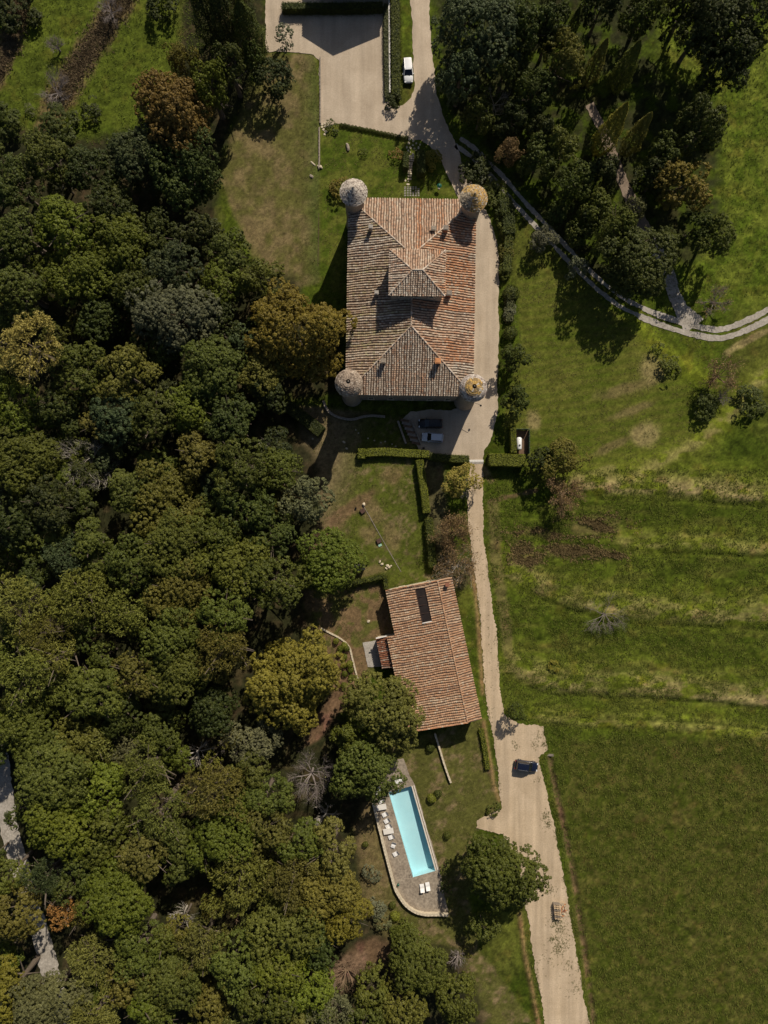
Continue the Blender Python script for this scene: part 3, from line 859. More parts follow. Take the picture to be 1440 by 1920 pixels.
# ------------------------------------------------------------------ the castle
ROT = math.radians(-.9)
cc = P(767.3, 582.9)
castle = empty('castle', cc, ROT)
tag(castle, 'long castle with hipped tile roof, small central belvedere and four round corner towers', 'castle')
HX, HY, ZE, RISE = 11.74, 18.08, 9.0, 4.0
wx, wy = HX - .4, HY - .4
mb = MB(); mb.prism([(-wx, -wy), (wx, -wy), (wx, wy), (-wx, wy)], -.1, ZE - .17)
mb.build('wall', M['wall_stone'], castle)
rr = random.Random(5)
def nn(u, v, s, k): return float(vnoise(np.array([u * s + 11.3]), np.array([v * s + 5.1]), k)[0])
palE = lambda u, v: PAL['orange'] if nn(u, v, .22, 3) + .35 * nn(u, v, 1.1, 4) > (.50 if 15 < u < 28 else .95) else (PAL['pink'] if nn(u, v, .35, 9) > .35 else PAL['grey'])
palN = lambda u, v: PAL['orange'] if (abs(u - 10.7) < .45 or nn(u, v, .25, 5) > .78) else PAL['pink']
palW = lambda u, v: PAL['brown'] if nn(u, v, .25, 6) < .62 else PAL['grey']
palS = lambda u, v: PAL['grey'] if nn(u, v, .3, 7) < .8 else PAL['pink']
hip_roof(castle, 'roof', HX, HY, ZE, RISE, {'N': palN, 'E': palE, 'S': palS, 'W': palW}, rr)

# belvedere rising through the ridge
bx, by, bz = .8, 2.2, 15.8
mb = MB(); mb.prism([(bx - 4.55, by - 3.65), (bx + 4.55, by - 3.65), (bx + 4.55, by + 3.65), (bx - 4.55, by + 3.65)], ZE + 1.5, bz - .17)
belv = mb.build('belvedere', M['wall_stone'], castle)
tag(belv, 'square belvedere lantern rising through the roof ridge')
for sx in (-2.6, 0, 2.6):
    window(castle, (bx + sx, by - 3.65, 14.6), 1.0, 1.3, (0, -1)); window(castle, (bx + sx, by + 3.65, 14.6), 1.0, 1.3, (0, 1))
for sy in (-1.6, 1.6):
    window(castle, (bx - 4.55, by + sy, 14.6), 1.0, 1.3, (-1, 0)); window(castle, (bx + 4.55, by + sy, 14.6), 1.0, 1.3, (1, 0))
# the belvedere roof, its planes parts of the castle so the tiles stay one level below it
palG = lambda u, v: PAL['pink'] if nn(u, v, .5, 12) < .75 else PAL['orange']
palD = lambda u, v: [(tuple(min(1, x * 1.15) for x in q), w) for q, w in PAL['grey']]
hip_roof(castle, 'belvedere_roof', 4.9, 4.0, bz, 1.5, {'N': palG, 'E': palG, 'S': palD, 'W': palD}, rr, bx, by, .41, .36)

# windows of the main walls
for k in range(7):
    y = -14.2 + k * 4.7
    for z in (2.6, 6.6):
        window(castle, (wx, y, z), 1.1, 1.7, (1, 0)); window(castle, (-wx, y, z), 1.1, 1.7, (-1, 0))
for x in (-7.2, -3.4, 0.4, 4.2, 7.6):
    for z in (2.6, 7.4):
        window(castle, (x, -wy, z), 1.1, 1.5, (0, -1)); window(castle, (x, wy, z), 1.1, 1.5, (0, 1))
mb = MB(); mb.box((0, 0, 0), (1.9, .14, 2.9)); mb.build('door', M['brown_wood'], castle, (2.3, wy + .02, 1.4))

def tower(cpx, name_label, cols, zrim, seed, dome):
    base_ = P(cpx[0], cpx[1], zrim); base_.z = 0
    d = base_ - cc; ca, sa = math.cos(-ROT), math.sin(-ROT)
    lx, ly = d.x * ca - d.y * sa, d.x * sa + d.y * ca
    m_ = MB()
    m_.lathe([(2.05, -.1), (1.95, 1.2), (1.78, 3), (1.76, zrim - 1.6), (1.76, zrim - .95), (1.9, zrim - .75), (2.05, zrim - .35), (2.22, zrim - .05), (0, zrim - .02)], 32)
    t = m_.build('tower', M['wall_stone'], castle, (lx, ly, 0), smooth=False)
    tag(t, name_label)
    m_ = MB(); m_.lathe([(1.78, zrim - 1.9), (1.81, zrim - 1.85), (1.81, zrim - 1.0), (1.78, zrim - .95)], 32)
    m_.build('brick_band', M['brick_red'] if seed == 3 else M['wall_stone'], t)
    # stone slabs laid in rings
    r = random.Random(seed); m_ = MB()
    R = 2.45; hgt = 2.1
    prof = (lambda s: R * (1 - s)) if not dome else (lambda s: R * math.sqrt(max(0, 1 - s ** 1.7)))
    zf = lambda s: zrim + hgt * s
    rings = 15 if not dome else 11
    m_.lathe([(prof(min(.97, i / 8)) * .965, zf(min(.97, i / 8)) - .06) for i in range(9)], 24, col=(.10, .085, .07, 1))
    for i in range(rings):
        s0, s1 = i / rings, min(.985, (i + 1.25) / rings)
        if dome: s0, s1 = 1 - (1 - s0) ** 1.0, s1
        r0, r1 = prof(s0) + .03, prof(s1)
        slab = .24 if not dome else .40
        n_ = max(5, int(2 * math.pi * r0 / slab)); off = r.uniform(0, 6.28)
        for k in range(n_):
            a0 = off + 2 * math.pi * k / n_; a1 = a0 + 2 * math.pi / n_ * r.uniform(.82, .97)
            lift = r.uniform(.0, .05); c = pick(cols(s0, (a0 + a1) / 2), r); kk = r.uniform(.82, 1.16)
            out_ = r.uniform(-.03, .05)
            P4 = []
            for (rad, z) in ((r0 + out_, zf(s0) + .05 + lift), (r1, zf(s1) + .0)):
                for a in (a0, a1): P4.append((rad * math.cos(a), rad * math.sin(a), z))
            low = [((r0 + out_) * math.cos(a), (r0 + out_) * math.sin(a), zf(s0) - .05) for a in (a0, a1)]
            m_.add(P4 + low, [(0, 1, 3, 2), (4, 5, 1, 0)], (min(1, c[0] * kk), min(1, c[1] * kk), min(1, c[2] * kk), 1))
    tag(m_.build('tower_roof', M['stone_slab'], t, colors=True), kind='stuff')
    m_ = MB(); m_.lathe([(.14, zrim + hgt - .2), (.16, zrim + hgt - .05), (.08, zrim + hgt + .05), (.09, zrim + hgt + .14), (0, zrim + hgt + .2)], 8)
    m_.build('finial', M['grey_wood'], t)
    return t

lgrey = [((.52, .46, .39), 3), ((.42, .36, .30), 3), ((.30, .25, .21), 2), ((.16, .13, .11), 1)]
ochre = [((.46, .29, .09), 2.5), ((.40, .27, .12), 2.5), ((.42, .36, .28), 1.6), ((.25, .17, .08), 1.6), ((.16, .12, .07), .8)]
brown = [((.32, .25, .19), 3), ((.26, .20, .15), 3), ((.40, .33, .26), 1.6), ((.16, .12, .09), 1.2)]
greyw = [((.44, .38, .33), 3), ((.34, .28, .24), 3), ((.50, .45, .40), 1.6), ((.18, .14, .12), 1.5)]
dark = [((.30, .25, .18), 3), ((.20, .16, .11), 2), ((.44, .36, .26), 2)]
tower((663, 361), 'round tower with pale grey stone cone roof', lambda s, a: lgrey, 14.0, 1, False)
tower((888, 372), 'round tower with ochre lichen on its cone roof', lambda s, a: ((dark if (2.7 < a % 6.283 < 4.4 and s < .7) else ochre)), 14.0, 2, False)
tower((654, 719), 'round tower with brown stone domed roof and red brick band', lambda s, a: brown, 14.0, 3, True)
tower((887, 728), 'round tower with grey slab roof and orange lichen at its tip', lambda s, a: (ochre if s > .72 else greyw), 14.0, 4, True)

def on_castle(px, py, dz):
    z = 11.0
    for _ in range(6):
        p = P(px, py, z + dz); d = p - cc; ca, sa = math.cos(-ROT), math.sin(-ROT)
        lx, ly = d.x * ca - d.y * sa, d.x * sa + d.y * ca
        z = ZE + RISE / HX * max(0, min(HX - abs(lx), HY - abs(ly)))
    return lx, ly, z
def chimney(px, py, w, h, mat, capmat):
    lx, ly, z = on_castle(px, py, h)
    m_ = MB(); m_.box((0, 0, h / 2 - .4), (w, w * .9, h + .4))
    c = m_.build('chimney', mat, castle, (lx, ly, z))
    m_ = MB()
    for sx in (-1, 1):
        for sy in (-1, 1): m_.box((sx * w * .36, sy * w * .32, h + .12), (.12, .12, .24))
    m_.box((0, 0, h + .28), (w * 1.25, w * 1.15, .09)); m_.box((0, 0, h + .36), (w * .9, w * .8, .07))
    m_.build('chimney_cap', capmat, c)
    m_ = MB(); m_.box((0, 0, h + .02), (w * .7, w * .6, .05)); m_.build('flue', M['black_plastic'], c)
chimney(695, 426, .62, 1.3, M['wall_stone'], M['concrete'])
chimney(813, 429, .75, .55, M['brick_red'], M['wall_stone'])
chimney(836, 428, .75, 1.4, M['brick_red'], M['grey_wood'])
chimney(706, 549, .6, 1.1, M['wall_stone'], M['concrete'])
chimney(842, 550, .8, 1.2, M['brick_red'], M['grey_wood'])
chimney(719, 677, .75, .9, M['wall_stone'], M['wall_stone'])
chimney(821, 677, .85, 1.0, M['brick_red'], M['terracotta'])
# iron lamp bracket on the south-east tower
lb = P(884, 762); d = lb - cc
m_ = MB(); m_.tube((0, 0, 4.2), (1.4, -.5, 4.4), .04, .04); m_.tube((1.4, -.5, 4.4), (1.4, -.5, 4.1), .03, .03); m_.lathe([(.05, 4.1), (.2, 3.95), (.2, 3.8), (0, 3.75)], 8, (1.4, -.5, 0))
m_.build('lamp_bracket', M['black_plastic'], castle, (d.x + .2, d.y + .3, 0))

# ------------------------------------------------------------------ the barn beside the lane
BR = math.radians(11.98)
bo = P(722.9, 1102.7)
barn = empty('barn', bo, BR)
tag(barn, 'long barn with low pink clay tile roof and a dark roof opening, beside the lane', 'barn')
def rz_(x): return 4.1 + .17 * x if x <= 10 else 5.8 - .17 * (x - 10)
mb = MB()
mb.prism([(.3, -27.2), (12.5, -27.2), (12.5, -.3), (.3, -.3)], -.1, 3.9)
mb.prism([(-1.3, -27.2), (.298, -27.2), (.298, -9.0), (-1.3, -9.0)], -.1, 3.55)
for y in (-.3, -27.2):            # gable triangles
    s = .3 if y > -1 else -.3
    mb.add([(.3, y, 3.9), (12.5, y, 3.9), (12.5, y, rz_(12.5) - .1), (10, y, 5.68), (.3, y, rz_(.3) - .1)], [(0, 1, 2, 3, 4) if y < -1 else (4, 3, 2, 1, 0)])
mb.build('wall', M['pale_stone'], barn)
HOLE = (5.6, 7.4, -7.3, -.8)
mb = MB()
def rq(x0, x1, y0, y1):
    mb.add([(x0, y0, rz_(x0)), (x1, y0, rz_(x1)), (x1, y1, rz_(x1)), (x0, y1, rz_(x0))], [(0, 1, 2, 3)])
    mb.add([(x0, y0, rz_(x0) - .12), (x1, y0, rz_(x1) - .12), (x1, y1, rz_(x1) - .12), (x0, y1, rz_(x0) - .12)], [(3, 2, 1, 0)])
rq(0, HOLE[0], -27.5, 0); rq(HOLE[1], 10, -27.5, 0); rq(HOLE[0], HOLE[1], -27.5, HOLE[2]); rq(HOLE[0], HOLE[1], HOLE[3], 0); rq(10, 12.8, -27.5, 0); rq(-1.6, 0, -27.5, -8.7)
for pts in ([(0, 0), (0, -8.7), (-1.6, -8.7), (-1.6, -27.5), (10, -27.5), (12.8, -27.5), (12.8, 0), (10, 0), (0, 0)],):
    for (x0, y0), (x1, y1) in zip(pts[:-1], pts[1:]):
        mb.add([(x0, y0, rz_(x0) - .12), (x1, y1, rz_(x1) - .12), (x1, y1, rz_(x1)), (x0, y0, rz_(x0))], [(0, 1, 2, 3)])
broof = mb.build('roof', M['tile_bed'], barn)
palB = lambda u, v: PAL['barn']
mb = MB(); r_b = random.Random(9)
sl = math.sqrt(1 + .17 ** 2)
tile_slope(mb, (0, 0, 4.1), (0, -1, 0), (1, 0, .17), [(0, 0), (27.5, 0), (27.5, 10 * sl), (0, 10 * sl)], .46, .40, palB, r_b, [(.8, 7.3, 5.6 * sl, 7.4 * sl)])
tile_slope(mb, (-1.6, -8.7, rz_(-1.6)), (0, -1, 0), (1, 0, .17), [(0, 0), (18.8, 0), (18.8, 1.6 * sl), (0, 1.6 * sl)], .46, .40, palB, r_b)
tag(mb.build('roof_tiles', M['tile'], broof, colors=True), kind='stuff')
mb = MB()
tile_slope(mb, (12.8, -27.5, rz_(12.8)), (0, 1, 0), (-1, 0, .17), [(0, 0), (27.5, 0), (27.5, 2.8 * sl), (0, 2.8 * sl)], .46, .40, palB, r_b)
tag(mb.build('roof_tiles', M['tile'], broof, colors=True), kind='stuff')
mb = MB(); ridge_row(mb, (10, 0, 5.83), (10, -27.5, 5.83), r_b, PAL['barn'], .3)
for x in np.arange(0, 10, .42):   # verge tiles along the north and south gables
    ridge_row(mb, (x, -.05, rz_(x) + .08), (x + .4, -.05, rz_(x + .4) + .08), r_b, PAL['orange'], .2)
    ridge_row(mb, (x, -27.45, rz_(x) + .08), (x + .4, -27.45, rz_(x + .4) + .08), r_b, PAL['orange'], .2)
tag(mb.build('ridge_tiles', M['tile'], broof, colors=True), kind='stuff')
x0, x1, y0, y1 = HOLE             # dark glazed roof light let into the tiles, a white sill at its lower end
for k in range(4):
    ya, yb_ = y0 + (y1 - y0) * k / 4 + .03, y0 + (y1 - y0) * (k + 1) / 4 - .03
    mb = MB(); mb.add([(x0 + .05, ya, rz_(x0) - .05), (x1 - .05, ya, rz_(x1) - .05), (x1 - .05, yb_, rz_(x1) - .05), (x0 + .05, yb_, rz_(x0) - .05)], [(0, 1, 2, 3)])
    mb.build('roof_light_pane', M['roof_glass'], broof)
mb = MB()
for sx in (x0, x1): mb.box((sx, (y0 + y1) / 2, rz_(sx) + .02), (.07, y1 - y0, .16))
for k in range(5): mb.box(((x0 + x1) / 2, y0 + (y1 - y0) * k / 4, rz_((x0 + x1) / 2) - .0), (x1 - x0, .05, .10))
mb.build('roof_light_frame', M['brown_wood'], broof)
mb = MB(); mb.box(((x0 + x1) / 2, y0 - .1, rz_((x0 + x1) / 2) + .14), (x1 - x0 + .1, .16, .10)); mb.build('sill', M['white_render'], barn)
mb = MB(); mb.box((0, 0, 0), (.55, .5, 1.2)); mb.box((0, 0, .68), (.75, .7, .1)); mb.build('chimney', M['brick_red'], barn, (11.6, -1.1, 5.9))
mb = MB(); mb.tube((5.2, .05, 4.4), (5.2, .05, 6.6), .035, .025); mb.tube((4.7, .05, 6.3), (5.7, .05, 6.3), .02, .02); mb.build('aerial', M['metal'], barn)
mb = MB(); mb.prism([(2.2, -.28), (7.4, -.28), (7.4, -.1), (2.2, -.1)], 3.95, 4.25); mb.build('gutter', M['white_render'], barn)
for y in (-3.5, -13.5, -18, -23):
    window(barn, (12.5, y, 2.2), 1.0, 1.2, (1, 0))
for x in (3.2, 8.6): window(barn, (x, -.3, 2.1), 1.0, 1.2, (0, 1))
mb = MB(); mb.box((0, 0, 0), (1.4, .12, 2.2)); mb.build('door', M['brown_wood'], barn, (6.0, -27.23, 1.0))
# lean-to on the west side, steeper and darker
mb = MB(); mb.prism([(-3.5, -14.6), (-1.302, -14.6), (-1.302, -8.95), (-3.5, -8.95)], -.1, 2.4)
mb.add([(-3.5, -8.95, 2.4), (-1.302, -8.95, 2.4), (-1.302, -8.95, 3.1)], [(0, 1, 2)]); mb.add([(-3.5, -14.6, 2.4), (-1.302, -14.6, 2.4), (-1.302, -14.6, 3.1)], [(2, 1, 0)])
lean = mb.build('lean_to', M['pale_stone'], barn)
mb = MB(); mb.add([(-3.75, -14.8, 2.42), (-1.65, -14.8, 3.18), (-1.65, -8.8, 3.18), (-3.75, -8.8, 2.42)], [(0, 1, 2, 3)]); mb.build('lean_to_bed', M['tile_bed'], lean)
mb = MB(); tile_slope(mb, (-3.75, -8.8, 2.43), (0, -1, 0), (2.1, 0, .76), [(0, 0), (6.0, 0), (6.0, 2.23), (0, 2.23)], .36, .3, lambda u, v: PAL['rust'], r_b, rise=.09, wtile=.27)
tag(mb.build('lean_to_tiles', M['tile'], lean, colors=True), kind='stuff')
mb = MB(); mb.box((-2.7, -8.72, 3.2), (2.1, .22, .12)); mb.build('lean_to_sill', M['white_render'], lean)

# ------------------------------------------------------------------ house beyond the forecourt hedge, its gable casts the shadow on the gravel
fo = P(668, -2)
farm = empty('house', fo, 0)
tag(farm, 'pale rendered house behind the clipped hedge above the forecourt', 'house')
hw, hl, ez, rg = 7.2, 16.0, 6.7, 10.0
mb = MB()
mb.prism([(-hw, 0), (hw, 0), (hw, hl), (-hw, hl)], -.1, ez)
mb.add([(-hw, 0, ez), (hw, 0, ez), (0, 0, rg - .1)], [(0, 1, 2)]); mb.add([(-hw, hl, ez), (hw, hl, ez), (0, hl, rg - .1)], [(2, 1, 0)])
mb.build('wall', M['white_render'], farm)
mb = MB()
ks = (rg - ez) / hw; ov = .4
for s in (-1, 1):
    mb.add([(0, -.3, rg), (s * (hw + ov), -.3, ez - ks * ov), (s * (hw + ov), hl + .3, ez - ks * ov), (0, hl + .3, rg)], [(0, 1, 2, 3) if s > 0 else (3, 2, 1, 0)])
hroof = mb.build('roof', M['tile_bed'], farm)
for s in (-1, 1):
    mb = MB(); Lh = (hw + ov) * math.sqrt(1 + ks * ks)
    if s < 0: tile_slope(mb, (-hw - ov, hl + .3, ez - ks * ov), (0, -1, 0), (1, 0, ks), [(0, 0), (hl + .6, 0), (hl + .6, Lh), (0, Lh)], .5, .46, palB, r_b)
    else: tile_slope(mb, (hw + ov, -.3, ez - ks * ov), (0, 1, 0), (-1, 0, ks), [(0, 0), (hl + .6, 0), (hl + .6, Lh), (0, Lh)], .5, .46, palB, r_b)
    tag(mb.build('roof_tiles', M['tile'], hroof, colors=True), kind='stuff')
for x in (-4.6, -1.6, 1.6, 4.6):
    for z in (1.9, 4.9): window(farm, (x, 0, z), 1.0, 1.5, (0, -1))
mb = MB(); mb.box((0, -.6, .06), (9.0, 1.2, .16)); mb.box((0, -.25, .2), (8.0, .5, .12)); mb.build('doorstep', M['concrete'], farm)
# ------------------------------------------------------------------ foliage meshes
def leaf_mesh(name, C, Nn, size, v, aspect=.55, fold=.25, rng=None, T=None):
    """many small folded leaf-clump faces as one mesh; v = tone of each"""
    n = len(C)
    Nn = Nn / (np.linalg.norm(Nn, axis=1, keepdims=True) + 1e-9)
    if T is None: T = rng.normal(size=(n, 3))
    T = T - (T * Nn).sum(1, keepdims=True) * Nn
    T = T / (np.linalg.norm(T, axis=1, keepdims=True) + 1e-9)
    B = np.cross(Nn, T)
    s = size[:, None]
    V = np.stack([C - T * s * .5, C + B * s * aspect * .5 - Nn * s * fold * .3, C + T * s * .5 - Nn * s * fold * .4, C - B * s * aspect * .5 - Nn * s * fold * .3], 1)
    me = bpy.data.meshes.new(name)
    me.vertices.add(4 * n); me.vertices.foreach_set('co', V.astype(np.float32).ravel())
    me.loops.add(4 * n); me.loops.foreach_set('vertex_index', np.arange(4 * n, dtype=np.int32))
    me.polygons.add(n); me.polygons.foreach_set('loop_start', np.arange(0, 4 * n, 4, dtype=np.int32))
    at = me.attributes.new('v', 'FLOAT', 'FACE'); at.data.foreach_set('value', np.clip(v, 0, 1).astype(np.float32))
    me.update(calc_edges=True)
    me.materials.append(M['leaf'])
    return me

def crown_broad(seed, R, hr=.75, lobes=34, leaf=.34, dens=1.0, gap=.0, needle=False, lr=(.24, .40), clump=.55):
    """crown of boughs; every bough carries leafy tufts, every tuft its leaves. Origin at the crown's centre"""
    rg = np.random.RandomState(seed)
    ph = rg.uniform(0, 6.28, 8)
    Cs, Ns, Ss, Vs = [], [], [], []
    for i in range(lobes):
        z = 1 - 1.5 * (i + rg.uniform(0, 1)) / lobes
        a = i * 2.39996 + rg.uniform(-.7, .7)
        q = math.sqrt(max(0, 1 - z * z))
        irr = 1 + .20 * math.sin(2 * a + ph[0]) + .15 * math.sin(3 * a + ph[1]) + .10 * math.sin(5 * a + ph[2])
        lift = .16 * math.sin(2 * a + ph[5]) + .12 * math.sin(3 * a + ph[6])
        rad = rg.uniform(.52, .84) if rg.rand() > .15 else rg.uniform(.25, .55)
        c = np.array([q * math.cos(a) * irr * rad, q * math.sin(a) * irr * rad, z * hr * rad + lift * q + rg.uniform(-.06, .14)]) * R
        r = R * rg.uniform(*lr) * (1.15 if rg.rand() < .2 else .95)
        outw = c / (np.linalg.norm(c) + 1e-6)
        cl = clump * rg.uniform(.8, 1.2)
        m = max(6, int(dens * 4 * math.pi * r * r / (cl * cl * 1.25)))
        d = rg.normal(size=(m, 3)); d /= np.linalg.norm(d, axis=1, keepdims=True)
        d = d[(d @ outw > -.30 + gap) & (d[:, 2] > -.5)]
        if not len(d): continue
        tc_ = c + d * (r * rg.uniform(.70, 1.05, len(d)))[:, None] * np.array([1, 1, .82])      # tuft centres
        k = max(5, int((9 if needle else 11) * (cl / .55) ** 2 * (.34 / leaf) ** 2))
        tc = np.repeat(tc_, k, 0); td = np.repeat(d, k, 0); n = len(tc)
        e = rg.normal(size=(n, 3)); e /= np.linalg.norm(e, axis=1, keepdims=True)
        e = np.where((e * (td + np.array([0, 0, .6]))).sum(1, keepdims=True) < -.15, -e, e)
        size_t = np.repeat(cl * rg.uniform(.6, 1.15, len(tc_)), k)
        Cs.append(tc + e * (size_t * rg.uniform(.55, 1.0, n) * .62)[:, None])
        if needle: Ns.append(rg.normal(size=(n, 3)) * .8 + td * .5)
        else: Ns.append(e * .75 + td * .3 + np.array([0, 0, .28]) + rg.normal(size=(n, 3)) * .28)
        Ss.append(leaf * rg.uniform(.65, 1.35, n))
        tone = rg.uniform(.2, .8)
        Vs.append(.35 * tone + .35 * np.repeat(rg.rand(len(tc_)), k) + .30 * rg.rand(n))
    C = np.concatenate(Cs); T = None
    if needle: T = C * .12 + rg.normal(size=C.shape) * .6 + np.array([0, 0, .3])
    return leaf_mesh('crown', C, np.concatenate(Ns), np.concatenate(Ss), np.concatenate(Vs), .3 if needle else .62, .25, rg, T)

def crown_cypress(seed, R, H, leaf=.34):
    rg = np.random.RandomState(seed)
    n = int(2 * math.pi * R * H * .75 * 1.7 / (leaf * leaf * .4))
    t = rg.uniform(0, 1, n) ** .85; a = rg.uniform(0, 6.283, n)
    prof = np.where(t < .25, .55 + 1.8 * t, 1.0 * np.power(np.clip((1 - t) / .75, 0, 1), .62)) * R
    prof = prof * (1 + .10 * np.sin(a * 4 + t * 17) + .08 * np.sin(a * 7 - t * 23)) * rg.uniform(.8, 1.03, n)
    C = np.stack([prof * np.cos(a), prof * np.sin(a), .6 + t * (H - .6)], -1)
    Nn = np.stack([np.cos(a), np.sin(a), .35 + 0 * a], -1) + rg.normal(size=(n, 3)) * .38
    T = np.stack([.2 * np.cos(a), .2 * np.sin(a), 1 + 0 * a], -1) + rg.normal(size=(n, 3)) * .3
    return leaf_mesh('crown', C, Nn, leaf * rg.uniform(.7, 1.3, n), .25 + .5 * rg.rand(n) + .15 * np.sin(a * 5 + t * 30), .5, .2, rg, T)

def branch_mesh(seed, H, R, levels=4, n0=6, r0=.16, up=.55, twig=1.0, lean=(0, 0)):
    """leafless tree: trunk and limbs forking down to twigs"""
    r = random.Random(seed); mb = MB()
    def grow(p, d, L, rad, lev):
        q = p
        seg = 3 if lev < 2 else 2
        for s in range(seg):
            d2 = (d + Vector((r.uniform(-1, 1), r.uniform(-1, 1), r.uniform(-.5, .6))) * .22).normalized()
            e = q + d2 * (L / seg); r1 = rad * (1 - .28 * (s + 1) / seg)
            mb.tube(q, e, rad * (1 - .28 * s / seg), r1, 5 if lev < 2 else 3, cap=False)
            if lev < levels and s > 0 or (lev < levels and lev > 0):
                for k in range(2 if lev < 3 else 1):
                    nd = (d2 + Vector((r.uniform(-1, 1), r.uniform(-1, 1), r.uniform(-.35, .55))) * .85).normalized()
                    grow(e, nd, L * r.uniform(.5, .72), r1 * .55, lev + 1)
            q, d = e, d2
    trunk_h = H * .28
    top = Vector((lean[0] * .3, lean[1] * .3, trunk_h))
    mb.tube((0, 0, -.15), top, r0 * 1.35, r0, 7)
    for k in range(n0):
        a = 6.283 * k / n0 + r.uniform(-.4, .4)
        d = Vector((math.cos(a) + lean[0], math.sin(a) + lean[1], r.uniform(.25, 1.3) * up * 2)).normalized()
        grow(top, d, R * r.uniform(.42, .62), r0 * .6, 0 if levels > 3 else 1)
    return mb.mesh('branches')

def trunk_mesh(H, r0, seed):
    r = random.Random(seed); mb = MB()
    p = Vector((0, 0, -.2)); rad = r0
    for s in range(4):
        q = Vector((r.uniform(-.15, .15) * H * .06, r.uniform(-.15, .15) * H * .06, H * (s + 1) / 4))
        mb.tube(p, q, rad, rad * .82, 8, cap=False); p, rad = q, rad * .82
        if s >= 1:
            for k in range(3):
                a = r.uniform(0, 6.28); L = H * r.uniform(.28, .42)
                e = q + Vector((math.cos(a) * L, math.sin(a) * L, L * r.uniform(.35, .9)))
                mb.tube(q, e, rad * .5, rad * .16, 5, cap=False)
    return mb.mesh('trunk', (M['bark'],))

POOLS = {'broad': {}, 'pine': {}, 'fine': {}}
for R, n, lb in ((1.7, 3, 12), (2.6, 3, 15), (3.7, 4, 20), (5.0, 6, 26), (7.0, 3, 40), (9.3, 2, 70)):
    lrr = (.28, .46) if R < 4 else ((.24, .40) if R < 8 else (.16, .28))
    POOLS['broad'][R] = [crown_broad(100 + int(R * 10) + k * 7, R, .72, lb, .22 if R < 2 else .29, .95, lr=lrr, clump=.34 if R < 2 else (.5 if R < 3 else .66)) for k in range(n)]
for R, n, lb in ((2.2, 2, 16), (3.6, 3, 26), (5.2, 2, 40)):
    POOLS['pine'][R] = [crown_broad(300 + int(R * 10) + k * 5, R, .62, lb, .44, 1.0, needle=True, lr=(.19, .32), clump=.62) for k in range(n)]
for R, n, lb in ((1.3, 2, 12), (2.2, 2, 18), (3.4, 2, 26)):
    POOLS['fine'][R] = [crown_broad(500 + int(R * 10) + k * 5, R, .8, lb, .2, .8, gap=.1, lr=(.24, .40), clump=.34) for k in range(n)]
# print('leaf faces', sum(len(m.polygons) for p in POOLS.values() for q in p.values() for m in q))
def crown_ball(seed, R=1.0, leaf=.17):
    """dense clipped ball of leaves"""
    rg = np.random.RandomState(seed); n = 1500
    e = rg.normal(size=(n, 3)); e /= np.linalg.norm(e, axis=1, keepdims=True)
    C = e * (R * rg.uniform(.86, 1.04, n) * (1 + .06 * np.sin(e[:, 0] * 5 + seed) + .05 * np.sin(e[:, 1] * 6)))[:, None]
    return leaf_mesh('crown', C, e + rg.normal(size=(n, 3)) * .35, leaf * rg.uniform(.7, 1.3, n), rg.rand(n), .65, .2, rg)
POOLS['ball'] = {1.0: [crown_ball(k) for k in (1, 2, 3)]}
TRUNKS = [trunk_mesh(1.0 * h, .05 * h, i) for i, h in enumerate((4, 6, 8, 10, 12))]
TRUNK_H = (4, 6, 8, 10, 12)

HUES = {  # leaf base colours
    'deep': (.055, .070, .010), 'mid': (.086, .100, .013), 'fresh': (.106, .130, .011), 'olive': (.132, .122, .021), 'yellow': (.185, .165, .020),
    'rust': (.165, .102, .022), 'bronze': (.165, .130, .018), 'grey': (.115, .120, .050), 'blue': (.060, .080, .026), 'orange': (.42, .21, .05), 'pine': (.150, .155, .027),
    'gold': (.300, .258, .060), 'dim': (.040, .050, .009), 'sage': (.145, .15, .085), 'brownleaf': (.20, .125, .055), 'box': (.160, .175, .018),
}
WORD = {'deep': 'deep green', 'mid': 'mid green', 'fresh': 'fresh green', 'olive': 'olive green', 'yellow': 'yellow green', 'rust': 'rust brown', 'bronze': 'bronze green', 'grey': 'grey green',
        'blue': 'bluish green', 'orange': 'orange dried', 'pine': 'light green', 'gold': 'golden green', 'dim': 'very dark green', 'sage': 'silvery sage', 'brownleaf': 'brown leaved', 'box': 'bright green'}
trng = random.Random(77)
TREES = []
